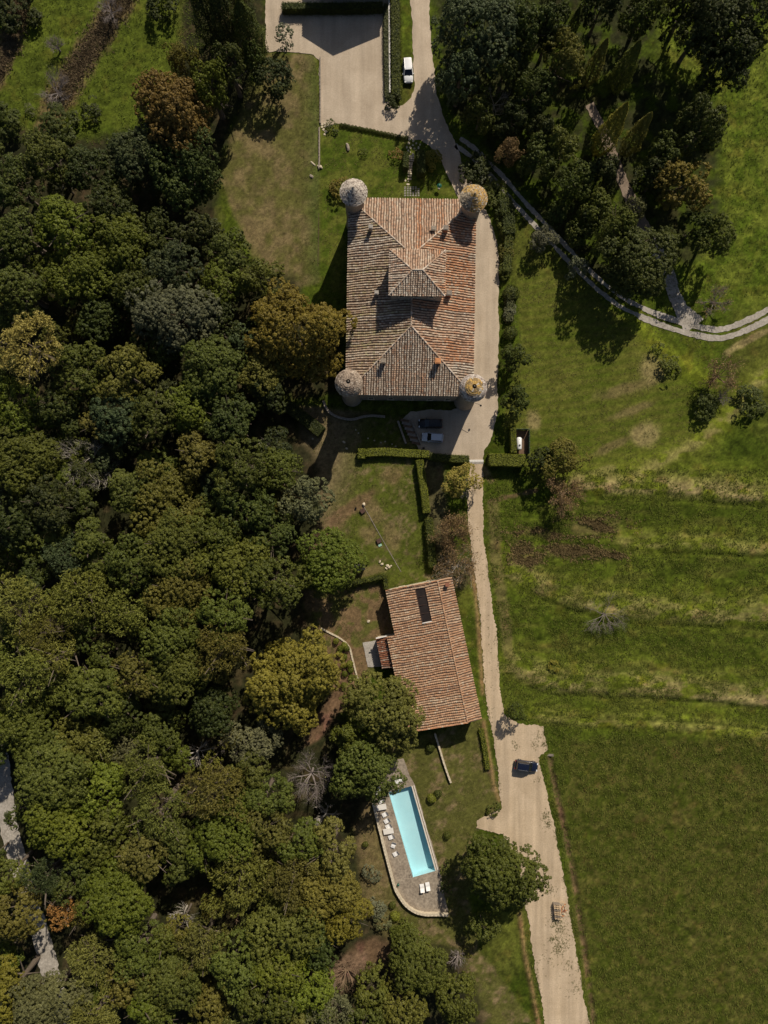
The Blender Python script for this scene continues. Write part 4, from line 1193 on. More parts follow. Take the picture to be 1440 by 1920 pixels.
def tree(px, py, rpx, top, style='broad', hue='mid', label=None, group=None, name=None, cat='tree', squash=1.0, wood=False, var=None):
    """a tree whose crown is seen at (px,py) with that radius in the photograph; top = height in metres"""
    if wood: top *= trng.uniform(.85, 1.2)
    zc0 = top * .68
    R = rpx * S * (HCAM - zc0) / HCAM
    sizes = sorted(POOLS[style])
    key = min(sizes, key=lambda s: abs(math.log(s / R)))
    me = trng.choice(POOLS[style][key])
    if var is not None: me = POOLS[style][key][var % len(POOLS[style][key])]
    k = R / key * (.97 if wood else {7.0: .93, 9.3: 1.02}.get(key, .88))
    if squash == 1.0 and not wood: squash = max(1.0, min(1.7, top * .42 / (key * .78 * k)))
    semi = key * .78 * k * squash
    zc = max(top - semi, semi * .45)
    p = P(px, py, zc); gz = ground_z(p.x, p.y)
    root = empty(name or ('pine_tree' if style == 'pine' else 'tree'), (p.x, p.y, gz), trng.uniform(0, 6.28))
    h = HUES[hue]; j = trng.uniform(.78, 1.2) * (.86 if py < 1000 else .97) if wood else trng.uniform(.92, 1.08)
    cr = bpy.data.objects.new('crown', me); COL.objects.link(cr); cr.parent = root
    cr.location = (0, 0, zc - gz); cr.scale = (k, k, k * squash)
    cr.color = (h[0] * j * trng.uniform(.92, 1.08), h[1] * j, h[2] * j * trng.uniform(.85, 1.2), 1)
    th = max(.5, zc - gz)
    ti = min(range(5), key=lambda i: abs(TRUNK_H[i] - th))
    tk = bpy.data.objects.new('trunk', TRUNKS[ti]); COL.objects.link(tk); tk.parent = root
    kk = th / TRUNK_H[ti]; tk.scale = (max(.5, min(1.2, kk * key / 4)), max(.5, min(1.2, kk * key / 4)), kk)
    if label: tag(root, label, cat, group)
    TREES.append((px, py, rpx, hue, style, root, wood))
    return root

def bare(px, py, rpx, top, mat, label, seed, name='bare_tree', leaves=None, levels=4, n0=6, up=.55, r0=.15, group=None, lean=(0, 0), cat='tree'):
    R = rpx * S * (HCAM - top * .6) / HCAM
    p = P(px, py, top * .45); gz = ground_z(p.x, p.y)
    root = empty(name, (p.x, p.y, gz))
    me = branch_mesh(seed, top, R, levels, n0, r0, up, lean=lean)
    link_mesh('branches', me, M[mat], root)
    if leaves:
        rg = np.random.RandomState(seed)
        vs = np.zeros(len(me.vertices) * 3, np.float32); me.vertices.foreach_get('co', vs); vs = vs.reshape(-1, 3)
        tips = vs[vs[:, 2] > top * .3]
        pickv = tips[rg.randint(0, len(tips), leaves[1])] + rg.normal(size=(leaves[1], 3)) * .22
        lm = leaf_mesh('leaves', pickv, rg.normal(size=pickv.shape) + np.array([0, 0, .8]), .26 * rg.uniform(.6, 1.3, leaves[1]), rg.rand(leaves[1]), .6, .2, rg)
        lo = link_mesh('leaves', lm, None, root); lo.color = HUES[leaves[0]] + (1,)
    tag(root, label, cat, group)
    return root

def shrub(px, py, rpx, h, hue, label, group=None, style='fine', name='shrub', cat='shrub', squash=None):
    R = rpx * S * (HCAM - h * .5) / HCAM
    sizes = sorted(POOLS[style]); key = min(sizes, key=lambda s: abs(math.log(s / R)))
    k = R / key * 1.05
    kz = h / 2 / (key * (1.0 if style == 'ball' else .8))
    p = P(px, py, h * .55); gz = ground_z(p.x, p.y)
    o = bpy.data.objects.new(name, trng.choice(POOLS[style][key])); COL.objects.link(o)
    o.location = (p.x, p.y, gz + h * .42); o.scale = (k, k, kz); o.rotation_euler = (0, 0, trng.uniform(0, 6.28))
    c = HUES[hue]; j = trng.uniform(.88, 1.12); o.color = (c[0] * j, c[1] * j, c[2] * j, 1)
    tag(o, label, cat, group)
    return o

def hedge(pts, w, h, hue, label, name='hedge', leaf=.20, group=None, seed=1, rag=.06, dens=1.0):
    """clipped hedge along a path: dense core and leaves standing off its faces"""
    path = smooth_path(W(pts), .6) if len(pts) > 2 else [Vector(p) for p in W(pts)]
    o3 = Vector((path[0].x, path[0].y, 0))
    rg = np.random.RandomState(seed)
    root = empty(name, o3)
    L, R_ = ribbon_verts(path, 0, w - .14, 0, seed)
    mb = MB(); n_ = len(L); vs = []
    for a, b in zip(L, R_):
        for p, z in ((a, -.1), (a, h - .09), (b, h - .09), (b, -.1)): vs.append((p.x - o3.x, p.y - o3.y, z))
    fs = []
    for i in range(n_ - 1):
        for k in range(3): fs.append((4 * i + k, 4 * i + k + 1, 4 * i + 4 + k + 1, 4 * i + 4 + k))
    fs += [(0, 3, 2, 1), (4 * n_ - 4, 4 * n_ - 3, 4 * n_ - 2, 4 * n_ - 1)]
    mb.add(vs, fs); mb.build('stems', M['hedge_core'], root)
    Cs, Ns = [], []
    for a, b in zip(path[:-1], path[1:]):
        Ls = (b - a).length; d = (b - a) / Ls; nr = Vector((-d.y, d.x))
        for face, area in (('t', Ls * w), ('l', Ls * h), ('r', Ls * h)):
            n = int(dens * area * 2.2 / (leaf * leaf * .5))
            s = rg.uniform(-.03 / Ls, 1 + .03 / Ls, n) * Ls
            if face == 't': off = rg.uniform(-w / 2, w / 2, n); z = h + rg.normal(0, rag, n); nm = np.tile([0, 0, 1.0], (n, 1))
            else:
                sg = 1 if face == 'l' else -1
                off = sg * (w / 2 + rg.normal(0, rag, n)); z = rg.uniform(0.02, h, n); nm = np.tile([nr.x * sg, nr.y * sg, .25], (n, 1))
            Cs.append(np.stack([a.x - o3.x + d.x * s + nr.x * off, a.y - o3.y + d.y * s + nr.y * off, z], -1)); Ns.append(nm)
    for end, nb in ((path[0], path[1]), (path[-1], path[-2])):
        d = (end - nb).normalized(); nr = Vector((-d.y, d.x)); n = int(w * h * 2.2 / (leaf * leaf * .5))
        off = rg.uniform(-w / 2, w / 2, n); z = rg.uniform(.02, h, n); e = rg.normal(0, rag, n)
        Cs.append(np.stack([end.x - o3.x + nr.x * off + d.x * e, end.y - o3.y + nr.y * off + d.y * e, z], -1)); Ns.append(np.tile([d.x, d.y, .25], (n, 1)))
    C = np.concatenate(Cs); Nm = np.concatenate(Ns) + rg.normal(size=C.shape) * .4
    v = .5 * rg.rand(len(C)) + .5 * fnoise(C[:, 0], C[:, 1], 1.2, seed + 5)
    lm = leaf_mesh('foliage', C, Nm, leaf * rg.uniform(.7, 1.3, len(C)), v, .6, .2, rg)
    lo = link_mesh('foliage', lm, None, root); lo.color = HUES[hue] + (1,)
    tag(root, label, 'hedge', group)
    return root
# ------------------------------------------------------------------ trees one can name (standing free or at the wood's edge)
T = tree
T(557, 630, 97, 15, 'broad', 'bronze', 'huge bronze green oak crowding the west wall of the castle', name='oak_tree')
T(328, 218, 76, 17, 'broad', 'rust', 'tall rust brown tree beside the west lawn', name='tree')
T(352, 320, 68, 14, 'broad', 'deep', 'dark tree directly below the rust brown tree')
T(268, 300, 66, 13, 'broad', 'blue', 'bluish dark tree touching the rust brown tree on its left')
T(395, 165, 46, 15, 'broad', 'fresh', 'bright green tree between the rust brown tree and the dark evergreen columns')
T(430, 120, 34, 14, 'broad', 'deep', 'smaller dark tree at the foot of the evergreen columns')
T(512, 150, 44, 7.5, 'broad', 'dim', 'dark round tree alone on the west lawn')
T(533, 70, 25, 5, 'fine', 'sage', 'small sparse olive tree on the forecourt gravel', name='olive_tree')
T(340, 120, 34, 10, 'fine', 'olive', 'small olive green tree above the rust brown tree')
T(615, 1048, 62, 11, 'broad', 'fresh', 'bright green tree beside the black roofed shed')
T(578, 935, 54, 11, 'broad', 'grey', 'grey green round tree bulging from the wood beside the dry lawn')
T(550, 1275, 95, 14, 'broad', 'yellow', 'wide yellow green tree beside the bed of small bushes', name='lime_tree')
T(722, 1325, 74, 12, 'broad', 'olive', 'large olive green tree leaning over the barn roof')
T(692, 1442, 66, 12, 'broad', 'mid', 'leafy green tree overhanging the upper end of the pool')
T(652, 1385, 38, 9, 'broad', 'mid', 'smaller green tree between the barn tree and the pool tree')
T(941, 1630, 77, 12, 'broad', 'mid', 'big round oak standing alone beside the sandy lane', name='oak_tree', var=1)
T(905, 1735, 30, 6, 'broad', 'mid', 'small leafy tree in the shade of the lane oak')
T(782, 1805, 60, 10, 'broad', 'mid', 'green tree on the lawn below the pool')
T(858, 1868, 52, 10, 'broad', 'mid', 'green tree at the bottom edge beside the strip of lawn')
T(752, 1885, 54, 11, 'broad', 'olive', 'olive green tree at the bottom edge below the pool')
T(700, 1850, 42, 9, 'broad', 'mid', 'small green tree beside the brown earth patch at the bottom')
T(862, 900, 38, 6, 'fine', 'gold', 'golden green small tree beside the gate')
T(965, 670, 31, 6, 'broad', 'deep', 'upper of two small dark trees along the castle drive')
T(967, 754, 31, 6, 'broad', 'deep', 'lower of two small dark trees along the castle drive')
T(1055, 855, 46, 7, 'fine', 'olive', 'olive green bushy tree beside the white gas tank')
T(1012, 862, 28, 6, 'broad', 'dim', 'dark bushy tree between the gas tank hedge and the olive green tree')
T(966, 1335, 22, 5, 'fine', 'deep', 'small tree at the top of the parking bay')
T(1186, 487, 74, 12, 'broad', 'deep', 'large round dark tree in the fork of the tracks', name='oak_tree', var=2)
T(1150, 432, 44, 13, 'broad', 'mid', 'mid green tree behind the large round fork tree')
T(1016, 448, 28, 5, 'fine', 'sage', 'upper of two silvery olive trees beside the wheel tracks', name='olive_tree')
T(1081, 502, 24, 5, 'fine', 'sage', 'lower of two silvery olive trees beside the wheel tracks', name='olive_tree')
# grove north-east
T(1372, 60, 92, 18, 'broad', 'dim', 'huge dim tree at the top right corner')
T(1310, 60, 55, 15, 'broad', 'dim', 'dim tree to the left of the huge corner tree')
T(1312, 242, 55, 14, 'broad', 'deep', 'dark tree at the field edge beside the cypresses')
T(1275, 352, 58, 12, 'broad', 'bronze', 'bronze green tree above the large round fork tree')
T(1335, 445, 48, 11, 'broad', 'mid', 'green tree at the field edge right of the fork tree')
T(1300, 430, 36, 10, 'broad', 'deep', 'dark tree tucked between the bronze tree and the field')
T(1228, 335, 40, 9, 'broad', 'dim', 'dark tree at the foot of the second cypress')
T(905, 62, 84, 16, 'broad', 'blue', 'wide bluish green tree overhanging the drive at the top')
T(862, 150, 52, 14, 'broad', 'blue', 'bluish tree overhanging the drive opposite the white car')
T(985, 60, 60, 15, 'broad', 'deep', 'deep green tree at the top edge right of the drive')
T(1052, 118, 50, 14, 'broad', 'olive', 'olive green tree among the dark trees of the grove')
T(1000, 175, 46, 12, 'broad', 'deep', 'deep green tree left of the olive green grove tree')
T(1125, 20, 46, 12, 'broad', 'dim', 'dark tree at the top edge behind the cypresses')
T(1205, 25, 48, 12, 'broad', 'deep', 'deep green tree at the top edge above the tall cypress')
T(1052, 285, 42, 9, 'broad', 'mid', 'mid green tree left of the tall cypress')
T(1075, 345, 44, 10, 'broad', 'deep', 'deep green tree between the cypress and the silvery olives')
T(1010, 300, 40, 9, 'broad', 'deep', 'deep green tree above the wheel tracks')
T(955, 285, 28, 7, 'fine', 'brownleaf', 'brownish small tree beside the upper end of the wheel tracks')
T(1120, 395, 36, 9, 'broad', 'mid', 'mid green tree above the large round fork tree on its left')
T(1010, 240, 34, 9, 'broad', 'dim', 'very dark tree in the middle of the grove')
T(900, 215, 34, 9, 'broad', 'deep', 'deep green tree at the bend of the drive')
T(1045, 400, 26, 5, 'broad', 'deep', 'low dark tree between the wheel tracks and the grove')
T(1190, 395, 26, 7, 'fine', 'grey', 'pale grey bushy tree beside the narrow side track')

# more trunks and crowns between them
for i, (x, y, r, h, hue, lab) in enumerate((
        (1030, 60, 42, 13, 'dim', 'very dark tree at the top edge between the thin cypress and the drive trees'), (945, 130, 46, 12, 'deep', 'deep green tree between the two bluish trees and the olive grove tree'),
        (960, 225, 36, 9, 'dim', 'very dark tree left of the middle of the grove'), (1130, 320, 34, 8, 'dim', 'very dark tree where the side track enters the grove'),
        (1245, 290, 40, 10, 'deep', 'deep green tree below the paired cypresses'),
        (1080, 440, 28, 6, 'deep', 'small deep green tree between the silvery olives and the fork tree'), (1345, 130, 46, 12, 'dim', 'dim tree below the huge corner tree'),
        (1290, 10, 44, 13, 'dim', 'dim tree at the top edge left of the corner'), (870, 20, 46, 14, 'deep', 'deep green tree at the top edge nearest the drive'), (1105, 420, 30, 8, 'dim', 'very dark tree in the shade left of the fork tree'))):
    T(x, y, r, h, 'broad', hue, lab)
T(475, 110, 26, 9, 'broad', 'deep', 'small dark tree beside the forecourt corner')

def cypress(bpx, tpx, H, R, label, hue='dim'):
    """base and tip seen at those pixels; H follows from the lean outward, so base alone places it"""
    p = P(*bpx); gz = ground_z(p.x, p.y)
    root = empty('cypress_tree', (p.x, p.y, gz))
    me = crown_cypress(int(bpx[0]), R, H)
    o = link_mesh('crown', me, None, root); o.color = HUES[hue] + (1,)
    mb = MB(); mb.tube((0, 0, -.2), (0, 0, H * .8), .22, .05, 7); mb.build('trunk', M['bark'], root)
    tag(root, label, 'tree', 'cypresses and evergreen columns')
cypress((1120, 288), (1190, 153), 17.5, 2.3, 'tall cypress leaning over the side track, largest of the grove', 'yellow')
cypress((1170, 288), (1228, 183), 14.5, 1.9, 'cypress just right of the largest cypress', 'olive')
cypress((1098, 160), (1140, 70), 14, 1.7, 'cypress above the largest cypress and left of the deep green tree', 'olive')
cypress((1060, 85), (1085, 15), 11, 1.3, 'thin cypress at the top of the grove', 'deep')
cypress((1150, 170), (1218, 55), 15, 2.2, 'broad dark cypress above the pair beside the track', 'mid')
cypress((1020, 30), (1060, -40), 12, 1.6, 'cypress cut by the top edge of the picture', 'dim')

cypress((478, 108), None, 16, 3.3, 'broad dark evergreen column nearest the forecourt corner', 'deep')
cypress((438, 92), None, 17, 3.2, 'broad dark evergreen column in the middle of the three beside the forecourt', 'dim')
cypress((404, 78), None, 16, 3.0, 'broad dark evergreen column furthest from the forecourt', 'dim')
cypress((455, 30), None, 16, 3.2, 'broad dark evergreen column at the top edge above the other three', 'dim')
# leafless and brown trees
bare(928, 190, 40, 8, 'pale_bark', 'pale leafless tree among the dark grove beside the drive', 21, levels=4)
bare(895, 110, 26, 10, 'brown_twig', 'thin leafless crown showing between the bluish trees over the drive', 22, levels=3)
bare(848, 1000, 50, 6, 'brown_twig', 'brown twiggy tree along the lane, upper of the pair above the barn', 23, leaves=('brownleaf', 5200), n0=12)
bare(858, 1062, 46, 6, 'pale_bark', 'pale twiggy tree overhanging the top corner of the barn', 24, leaves=('brownleaf', 3400), n0=12, r0=.11)
bare(878, 915, 28, 5, 'pale_bark', 'bare twigs spreading over the lane just below the gate', 25, n0=6)
bare(1057, 925, 46, 6, 'brown_twig', 'reddish brown bushy tree below the olive green bushy tree', 26, leaves=('brownleaf', 2800), n0=10)
bare(1350, 705, 46, 7, 'brown_twig', 'brown half bare tree at the edge of the east lawn', 27, leaves=('brownleaf', 1300), n0=9)
bare(1340, 565, 34, 4, 'grey_twig', 'grey brown leafless bush inside the bend of the track', 28, leaves=('brownleaf', 500), n0=9, name='bare_bush', cat='bush')
bare(1133, 1150, 40, 3.0, 'grey_twig', 'pale fallen dead tree lying in the meadow', 29, up=.18, n0=9, lean=(.2, -.5), r0=.10, name='dead_tree')
bare(1355, 745, 20, 4, 'grey_twig', 'small grey leafless bush below the brown half bare tree', 30, n0=6, name='bare_bush', cat='bush')
bare(165, 865, 66, 12, 'pale_bark', 'wide leafless grey tree standing in the middle of the wood', 31, n0=8, leaves=('grey', 900), r0=.2)
bare(583, 1455, 58, 9, 'grey_twig', 'grey leafless tree beside the pool tree', 32, n0=10, leaves=('grey', 150), r0=.18)
bare(610, 1530, 30, 6, 'pale_bark', 'white leafless branches just below the grey leafless tree', 33, levels=3, n0=7, up=.2)
bare(368, 1412, 34, 8, 'pale_bark', 'pale dead branches in a dark gap of the wood', 34, levels=3, n0=8, up=.25)
bare(440, 1385, 36, 7, 'grey_twig', 'grey twiggy tree right of the pale dead branches', 35, levels=4, n0=7)
bare(340, 1720, 34, 9, 'pale_bark', 'pale dead trunk with drooping branches in the lower wood', 36, levels=3, n0=7, up=.3)
bare(440, 1735, 22, 9, 'brown_twig', 'thin dead stem right of the pale dead trunk', 37, levels=3, n0=4, up=.8)
bare(112, 345, 26, 9, 'pale_bark', 'white dead branches near the upper edge of the wood', 38, levels=3, n0=7, up=.2)
bare(105, 170, 40, 4.5, 'grey_twig', 'purplish leafless bush on the brown bank of the corner meadow', 39, n0=10, name='bare_bush', cat='bush')
bare(105, 85, 24, 4, 'grey_twig', 'small grey leafless bush at the top of the corner meadow', 40, n0=8, name='bare_bush', cat='bush')
bare(205, 18, 34, 5, 'grey_twig', 'grey leafless bush at the top edge above the brown bank', 41, n0=9, name='bare_bush', cat='bush')
bare(500, 830, 26, 8, 'pale_bark', 'bare branches poking from the wood beside the angled hedge', 42, levels=3, n0=6)
bare(860, 1795, 26, 4, 'grey_twig', 'grey leafless bush left of the strip of lawn at the bottom', 43, levels=3, n0=8, name='bare_bush', cat='bush')
bare(650, 1820, 40, 2.5, 'brown_twig', 'low brown brushwood on the bare earth at the bottom', 44, n0=12, up=.2, name='brushwood', cat='bush')
bare(450, 1120, 20, 8, 'brown_twig', 'brown twigs between the dense trees level with the barn', 45, levels=3, n0=5)
bare(130, 1640, 26, 9, 'pale_bark', 'bare white branches above the orange dried tree', 46, levels=3, n0=6, up=.3)

# bushes of the corner meadow and field edges
shrub(108, 235, 36, 4, 'deep', 'dark green bush at the foot of the purplish leafless bush', style='broad', name='bush', cat='bush')
shrub(170, 205, 20, 2.5, 'dim', 'small dark bush on the brown bank', style='broad', name='bush', cat='bush')
shrub(10, 225, 30, 4, 'deep', 'dark bush at the picture edge above the wood', style='broad', name='bush', cat='bush')
shrub(55, 205, 10, 1.5, 'grey', 'small grey bush in the corner meadow', name='bush', cat='bush')
shrub(25, 15, 40, 5, 'dim', 'dark scrub in the top left corner', style='broad', name='bush', cat='bush')
shrub(302, 8, 26, 4, 'dim', 'dark round bush at the top edge of the corner meadow', style='broad', name='bush', cat='bush')
shrub(1325, 762, 26, 3, 'deep', 'green bush below the brown half bare tree', style='broad', name='bush', cat='bush')
shrub(1408, 752, 26, 2.5, 'deep', 'green bush at the far edge of the meadow bank', style='broad', name='bush', cat='bush')
shrub(1258, 688, 20, 2.2, 'mid', 'dark bush on the little ditch of the east lawn', style='broad', name='bush', cat='bush')
shrub(1232, 655, 13, 1.6, 'mid', 'small bush higher up the little ditch', style='fine', name='bush', cat='bush')
shrub(1038, 1248, 12, 1.0, 'yellow', 'small yellow green bush in the meadow below the dead tree', name='bush', cat='bush')

# the rest of the wood: every crown one can tell apart
NAMED = [  # px, py, radius, top, style, hue
    (58, 655, 62, 17, 'pine', 'gold'), (30, 350, 50, 12, 'broad', 'deep'), (95, 300, 42, 11, 'broad', 'mid'), (170, 320, 46, 12, 'broad', 'deep'), (40, 440, 48, 12, 'broad', 'mid'),
    (120, 420, 50, 13, 'broad', 'fresh'), (215, 400, 46, 12, 'broad', 'deep'), (230, 470, 58, 14, 'broad', 'fresh'), (300, 445, 42, 12, 'broad', 'deep'), (370, 440, 46, 12, 'broad', 'dim'), (330, 500, 46, 12, 'broad', 'blue'),
    (150, 520, 56, 13, 'broad', 'fresh'), (40, 545, 52, 12, 'broad', 'mid'), (260, 545, 50, 13, 'broad', 'mid'), (430, 480, 40, 11, 'broad', 'mid'), (420, 535, 44, 12, 'broad', 'fresh'), (490, 520, 36, 9, 'broad', 'mid'),
    (190, 600, 44, 12, 'broad', 'deep'), (330, 595, 66, 13, 'broad', 'grey'), (300, 640, 44, 12, 'broad', 'mid'), (410, 620, 46, 12, 'broad', 'deep'), (150, 700, 52, 13, 'broad', 'mid'), (235, 700, 52, 13, 'broad', 'olive'),
    (400, 700, 60, 13, 'broad', 'mid'), (490, 700, 42, 12, 'broad', 'olive'), (30, 760, 52, 12, 'broad', 'fresh'), (110, 770, 44, 12, 'broad', 'deep'), (220, 780, 46, 13, 'broad', 'blue'), (295, 780, 46, 12, 'broad', 'mid'),
    (355, 770, 46, 13, 'broad', 'fresh'), (430, 790, 44, 12, 'broad', 'deep'), (40, 860, 60, 13, 'broad', 'mid'), (370, 850, 38, 12, 'broad', 'olive'), (310, 940, 66, 14, 'broad', 'olive'), (450, 870, 52, 13, 'broad', 'mid'),
    (525, 880, 40, 11, 'broad', 'mid'), (460, 950, 54, 13, 'broad', 'deep'), (250, 920, 44, 12, 'broad', 'mid'), (100, 950, 50, 12, 'broad', 'dim'), (30, 980, 50, 12, 'broad', 'dim'), (80, 1010, 48, 12, 'broad', 'mid'), (330, 1020, 56, 13, 'broad', 'mid'), (400, 1000, 50, 13, 'broad', 'mid'),
    (130, 1040, 46, 13, 'pine', 'blue'), (250, 1060, 50, 12, 'broad', 'mid'), (510, 1010, 40, 11, 'broad', 'deep'), (440, 1060, 56, 13, 'broad', 'mid'), (510, 1090, 52, 13, 'broad', 'mid'), (160, 1120, 62, 15, 'pine', 'pine'),
    (40, 1130, 58, 14, 'pine', 'pine'), (240, 1150, 50, 14, 'pine', 'pine'), (80, 1190, 46, 14, 'pine', 'olive'), (340, 1110, 56, 13, 'broad', 'olive'), (330, 1180, 56, 13, 'broad', 'mid'), (420, 1150, 50, 13, 'broad', 'mid'), (420, 1210, 52, 14, 'pine', 'olive'),
    (50, 1260, 60, 15, 'pine', 'pine'), (110, 1230, 36, 13, 'pine', 'pine'), (330, 1265, 56, 13, 'broad', 'mid'), (260, 1265, 40, 12, 'broad', 'olive'), (180, 1300, 52, 13, 'broad', 'mid'), (130, 1290, 48, 13, 'broad', 'mid'), (230, 1330, 42, 12, 'broad', 'deep'),
    (60, 1370, 56, 13, 'broad', 'mid'), (150, 1390, 48, 13, 'broad', 'olive'), (180, 1395, 34, 13, 'pine', 'pine'), (300, 1370, 44, 10, 'broad', 'mid'), (250, 1400, 44, 9, 'fine', 'grey'), (480, 1390, 44, 9, 'fine', 'grey'), (400, 1330, 46, 10, 'broad', 'dim'),
    (100, 1450, 66, 14, 'broad', 'mid'), (275, 1440, 46, 14, 'pine', 'pine'), (30, 1530, 20, 12, 'broad', 'deep'), (190, 1480, 52, 13, 'broad', 'fresh'), (300, 1520, 54, 15, 'pine', 'pine'), (410, 1480, 60, 14, 'pine', 'olive'), (500, 1490, 48, 12, 'broad', 'mid'), (470, 1440, 36, 9, 'broad', 'mid'),
    (110, 1540, 58, 14, 'broad', 'fresh'), (200, 1560, 54, 13, 'broad', 'mid'), (340, 1590, 52, 13, 'broad', 'mid'), (420, 1560, 56, 14, 'broad', 'fresh'), (500, 1550, 46, 12, 'broad', 'olive'), (90, 1640, 40, 12, 'pine', 'blue'), (160, 1620, 46, 13, 'broad', 'mid'), (450, 1640, 66, 15, 'pine', 'pine'), (270, 1600, 44, 13, 'broad', 'olive'),
    (220, 1680, 64, 14, 'broad', 'fresh'), (570, 1580, 46, 12, 'broad', 'mid'), (625, 1590, 46, 12, 'broad', 'olive'), (610, 1660, 56, 13, 'broad', 'olive'), (550, 1650, 48, 13, 'pine', 'olive'), (540, 1740, 66, 14, 'broad', 'mid'), (650, 1720, 42, 11, 'broad', 'yellow'), (600, 1760, 44, 12, 'broad', 'deep'),
    (30, 1710, 52, 13, 'broad', 'olive'), (115, 1705, 32, 11, 'pine', 'orange'), (15, 1640, 34, 12, 'broad', 'mid'), (260, 1770, 48, 12, 'broad', 'mid'), (380, 1770, 48, 14, 'pine', 'pine'), (440, 1800, 50, 13, 'broad', 'mid'), (175, 1790, 50, 13, 'pine', 'pine'), (320, 1840, 56, 13, 'broad', 'mid'), (340, 1855, 36, 13, 'pine', 'pine'),
    (250, 1830, 46, 12, 'broad', 'olive'), (20, 1860, 46, 12, 'broad', 'yellow'), (100, 1870, 56, 14, 'broad', 'grey'), (180, 1900, 56, 14, 'pine', 'pine'), (400, 1880, 46, 12, 'broad', 'olive'), (500, 1870, 50, 12, 'broad', 'mid'), (520, 1820, 44, 12, 'broad', 'fresh'), (580, 1850, 50, 12, 'broad', 'fresh'), (620, 1900, 46, 12, 'pine', 'grey'), (560, 1920, 50, 12, 'broad', 'olive'),
    (680, 1925, 46, 12, 'broad', 'mid'), (450, 1930, 44, 12, 'pine', 'pine'), (300, 1930, 46, 12, 'broad', 'mid'),
]
for t in NAMED: tree(t[0], t[1], t[2] * 1.1, *t[3:], wood=True)
# fill what is left of the wood, keeping the dark gaps
wpoly = [(-60, 265), (150, 285), (260, 300), (400, 400), (440, 470), (520, 540), (560, 700), (520, 760), (560, 860), (570, 1000), (540, 1110), (470, 1180), (460, 1320), (520, 1400), (540, 1470), (640, 1560), (650, 1760), (600, 1800), (690, 1860), (700, 1980), (-60, 1980)]
wx_ = np.array([p[0] for p in wpoly], float)
GAPS = [(255, 1195, 34), (230, 985, 30), (330, 1680, 36), (20, 1560, 40), (10, 1480, 40), (45, 1650, 34), (85, 1775, 42), (60, 1720, 20), (200, 320, 20), (560, 1390, 60), (625, 1380, 50), (360, 1320, 30), (630, 1540, 24), (560, 1480, 50), (600, 1800, 40), (90, 1500, 0), (440, 1290, 30), (530, 1180, 26), (330, 400, 30), (100, 560, 28), (170, 640, 24)]
placed = [(t[0], t[1], t[2]) for t in TREES]
frng = random.Random(31)
hue_up = ['deep', 'mid', 'deep', 'dim', 'blue', 'mid', 'olive', 'fresh']; hue_dn = ['mid', 'mid', 'olive', 'fresh', 'deep', 'deep', 'mid', 'mid']
tries = 0; added = 0
while tries < 5000 and added < 95:
    tries += 1
    x, y = frng.uniform(-40, 690), frng.uniform(265, 1960)
    if float(poly_sdf(np.array([x]), np.array([y]), wpoly)[0]) > -12: continue
    r = frng.uniform(22, 38)
    if any(math.hypot(x - a, y - b) < g + r * .6 for a, b, g in GAPS): continue
    if any(math.hypot(x - a, y - b) < (r + q) * .54 for a, b, q in placed): continue
    placed.append((x, y, r)); added += 1
    st = 'pine' if (y > 1050 and frng.random() < .22) else 'broad'
    tree(x, y, r, frng.uniform(5.5, 11), st, frng.choice(hue_up if y < 1000 else hue_dn) if st == 'broad' else frng.choice(['pine', 'olive', 'pine']), wood=True)
# low undergrowth trees just outside the frame on the left keep the wood going
BANDS = [(380, 'abreast of the north towers'), (490, 'abreast of the castle belvedere'), (600, 'abreast of the castle roof'), (700, 'abreast of the south hip'), (790, 'abreast of the south towers'),
         (880, 'abreast of the clipped hedges'), (975, 'abreast of the hedged garden'), (1065, 'abreast of the black shed'), (1150, 'abreast of the roof opening'), (1240, 'abreast of the lean-to'),
         (1330, 'abreast of the barn foot'), (1420, 'abreast of the parking bay'), (1510, 'abreast of the pool top'), (1600, 'abreast of the pool middle'), (1690, 'abreast of the curved wall'), (1780, 'abreast of the pallets'), (1870, 'above the bottom edge'), (2200, 'at the bottom edge')]
ORD = ['first', 'second', 'third', 'fourth', 'fifth', 'sixth', 'seventh', 'eighth', 'ninth', 'tenth', 'eleventh', 'twelfth', 'thirteenth', 'fourteenth', 'fifteenth', 'sixteenth', 'seventeenth', 'eighteenth']
lo = -1e9
for top_, phrase in BANDS:
    row = sorted([t for t in TREES if t[6] and lo <= t[1] < top_], key=lambda t: -t[0])
    for i, t in enumerate(row):
        kind = 'pine' if t[4] == 'pine' else ('tree' if t[4] == 'fine' else 'broadleaf')
        size = 'wide ' if t[2] > 54 else ('small ' if t[2] < 34 else '')
        tag(t[5], f"{size}{WORD[t[3]]} {kind}, {ORD[i]} from right in the wood {phrase}", 'tree', 'trees of the dense wood')
    lo = top_

# ------------------------------------------------------------------ hedges and clipped shrubs
hedge([(678, 843), (678, 860)], 1.3, 1.5, 'box', 'square clipped hedge block at the left end of the garden hedge', seed=1)
hedge([(686, 850), (720, 848), (755, 850), (789, 852)], 1.45, 1.3, 'box', 'long clipped hedge between the castle steps and the garden', seed=2)
hedge([(790, 852), (803, 853)], 1.3, 1.7, 'box', 'square clipped hedge block at the head of the steps', seed=3)
hedge([(786, 864), (791, 900), (796, 935), (799, 961)], 1.35, 1.7, 'box', 'tall clipped hedge down the right side of the garden', seed=4)
hedge([(803, 973), (806, 1010), (810, 1062)], 1.4, 1.6, 'mid', 'looser hedge continuing below the tall garden hedge', seed=5, rag=.14)
hedge([(806, 857), (840, 860), (878, 862)], 1.3, 1.3, 'mid', 'dark hedge between the parked cars and the gate', seed=6, rag=.12)
hedge([(914, 863), (980, 865)], 2.3, 2.4, 'box', 'thick bright clipped hedge right of the gate', seed=7)
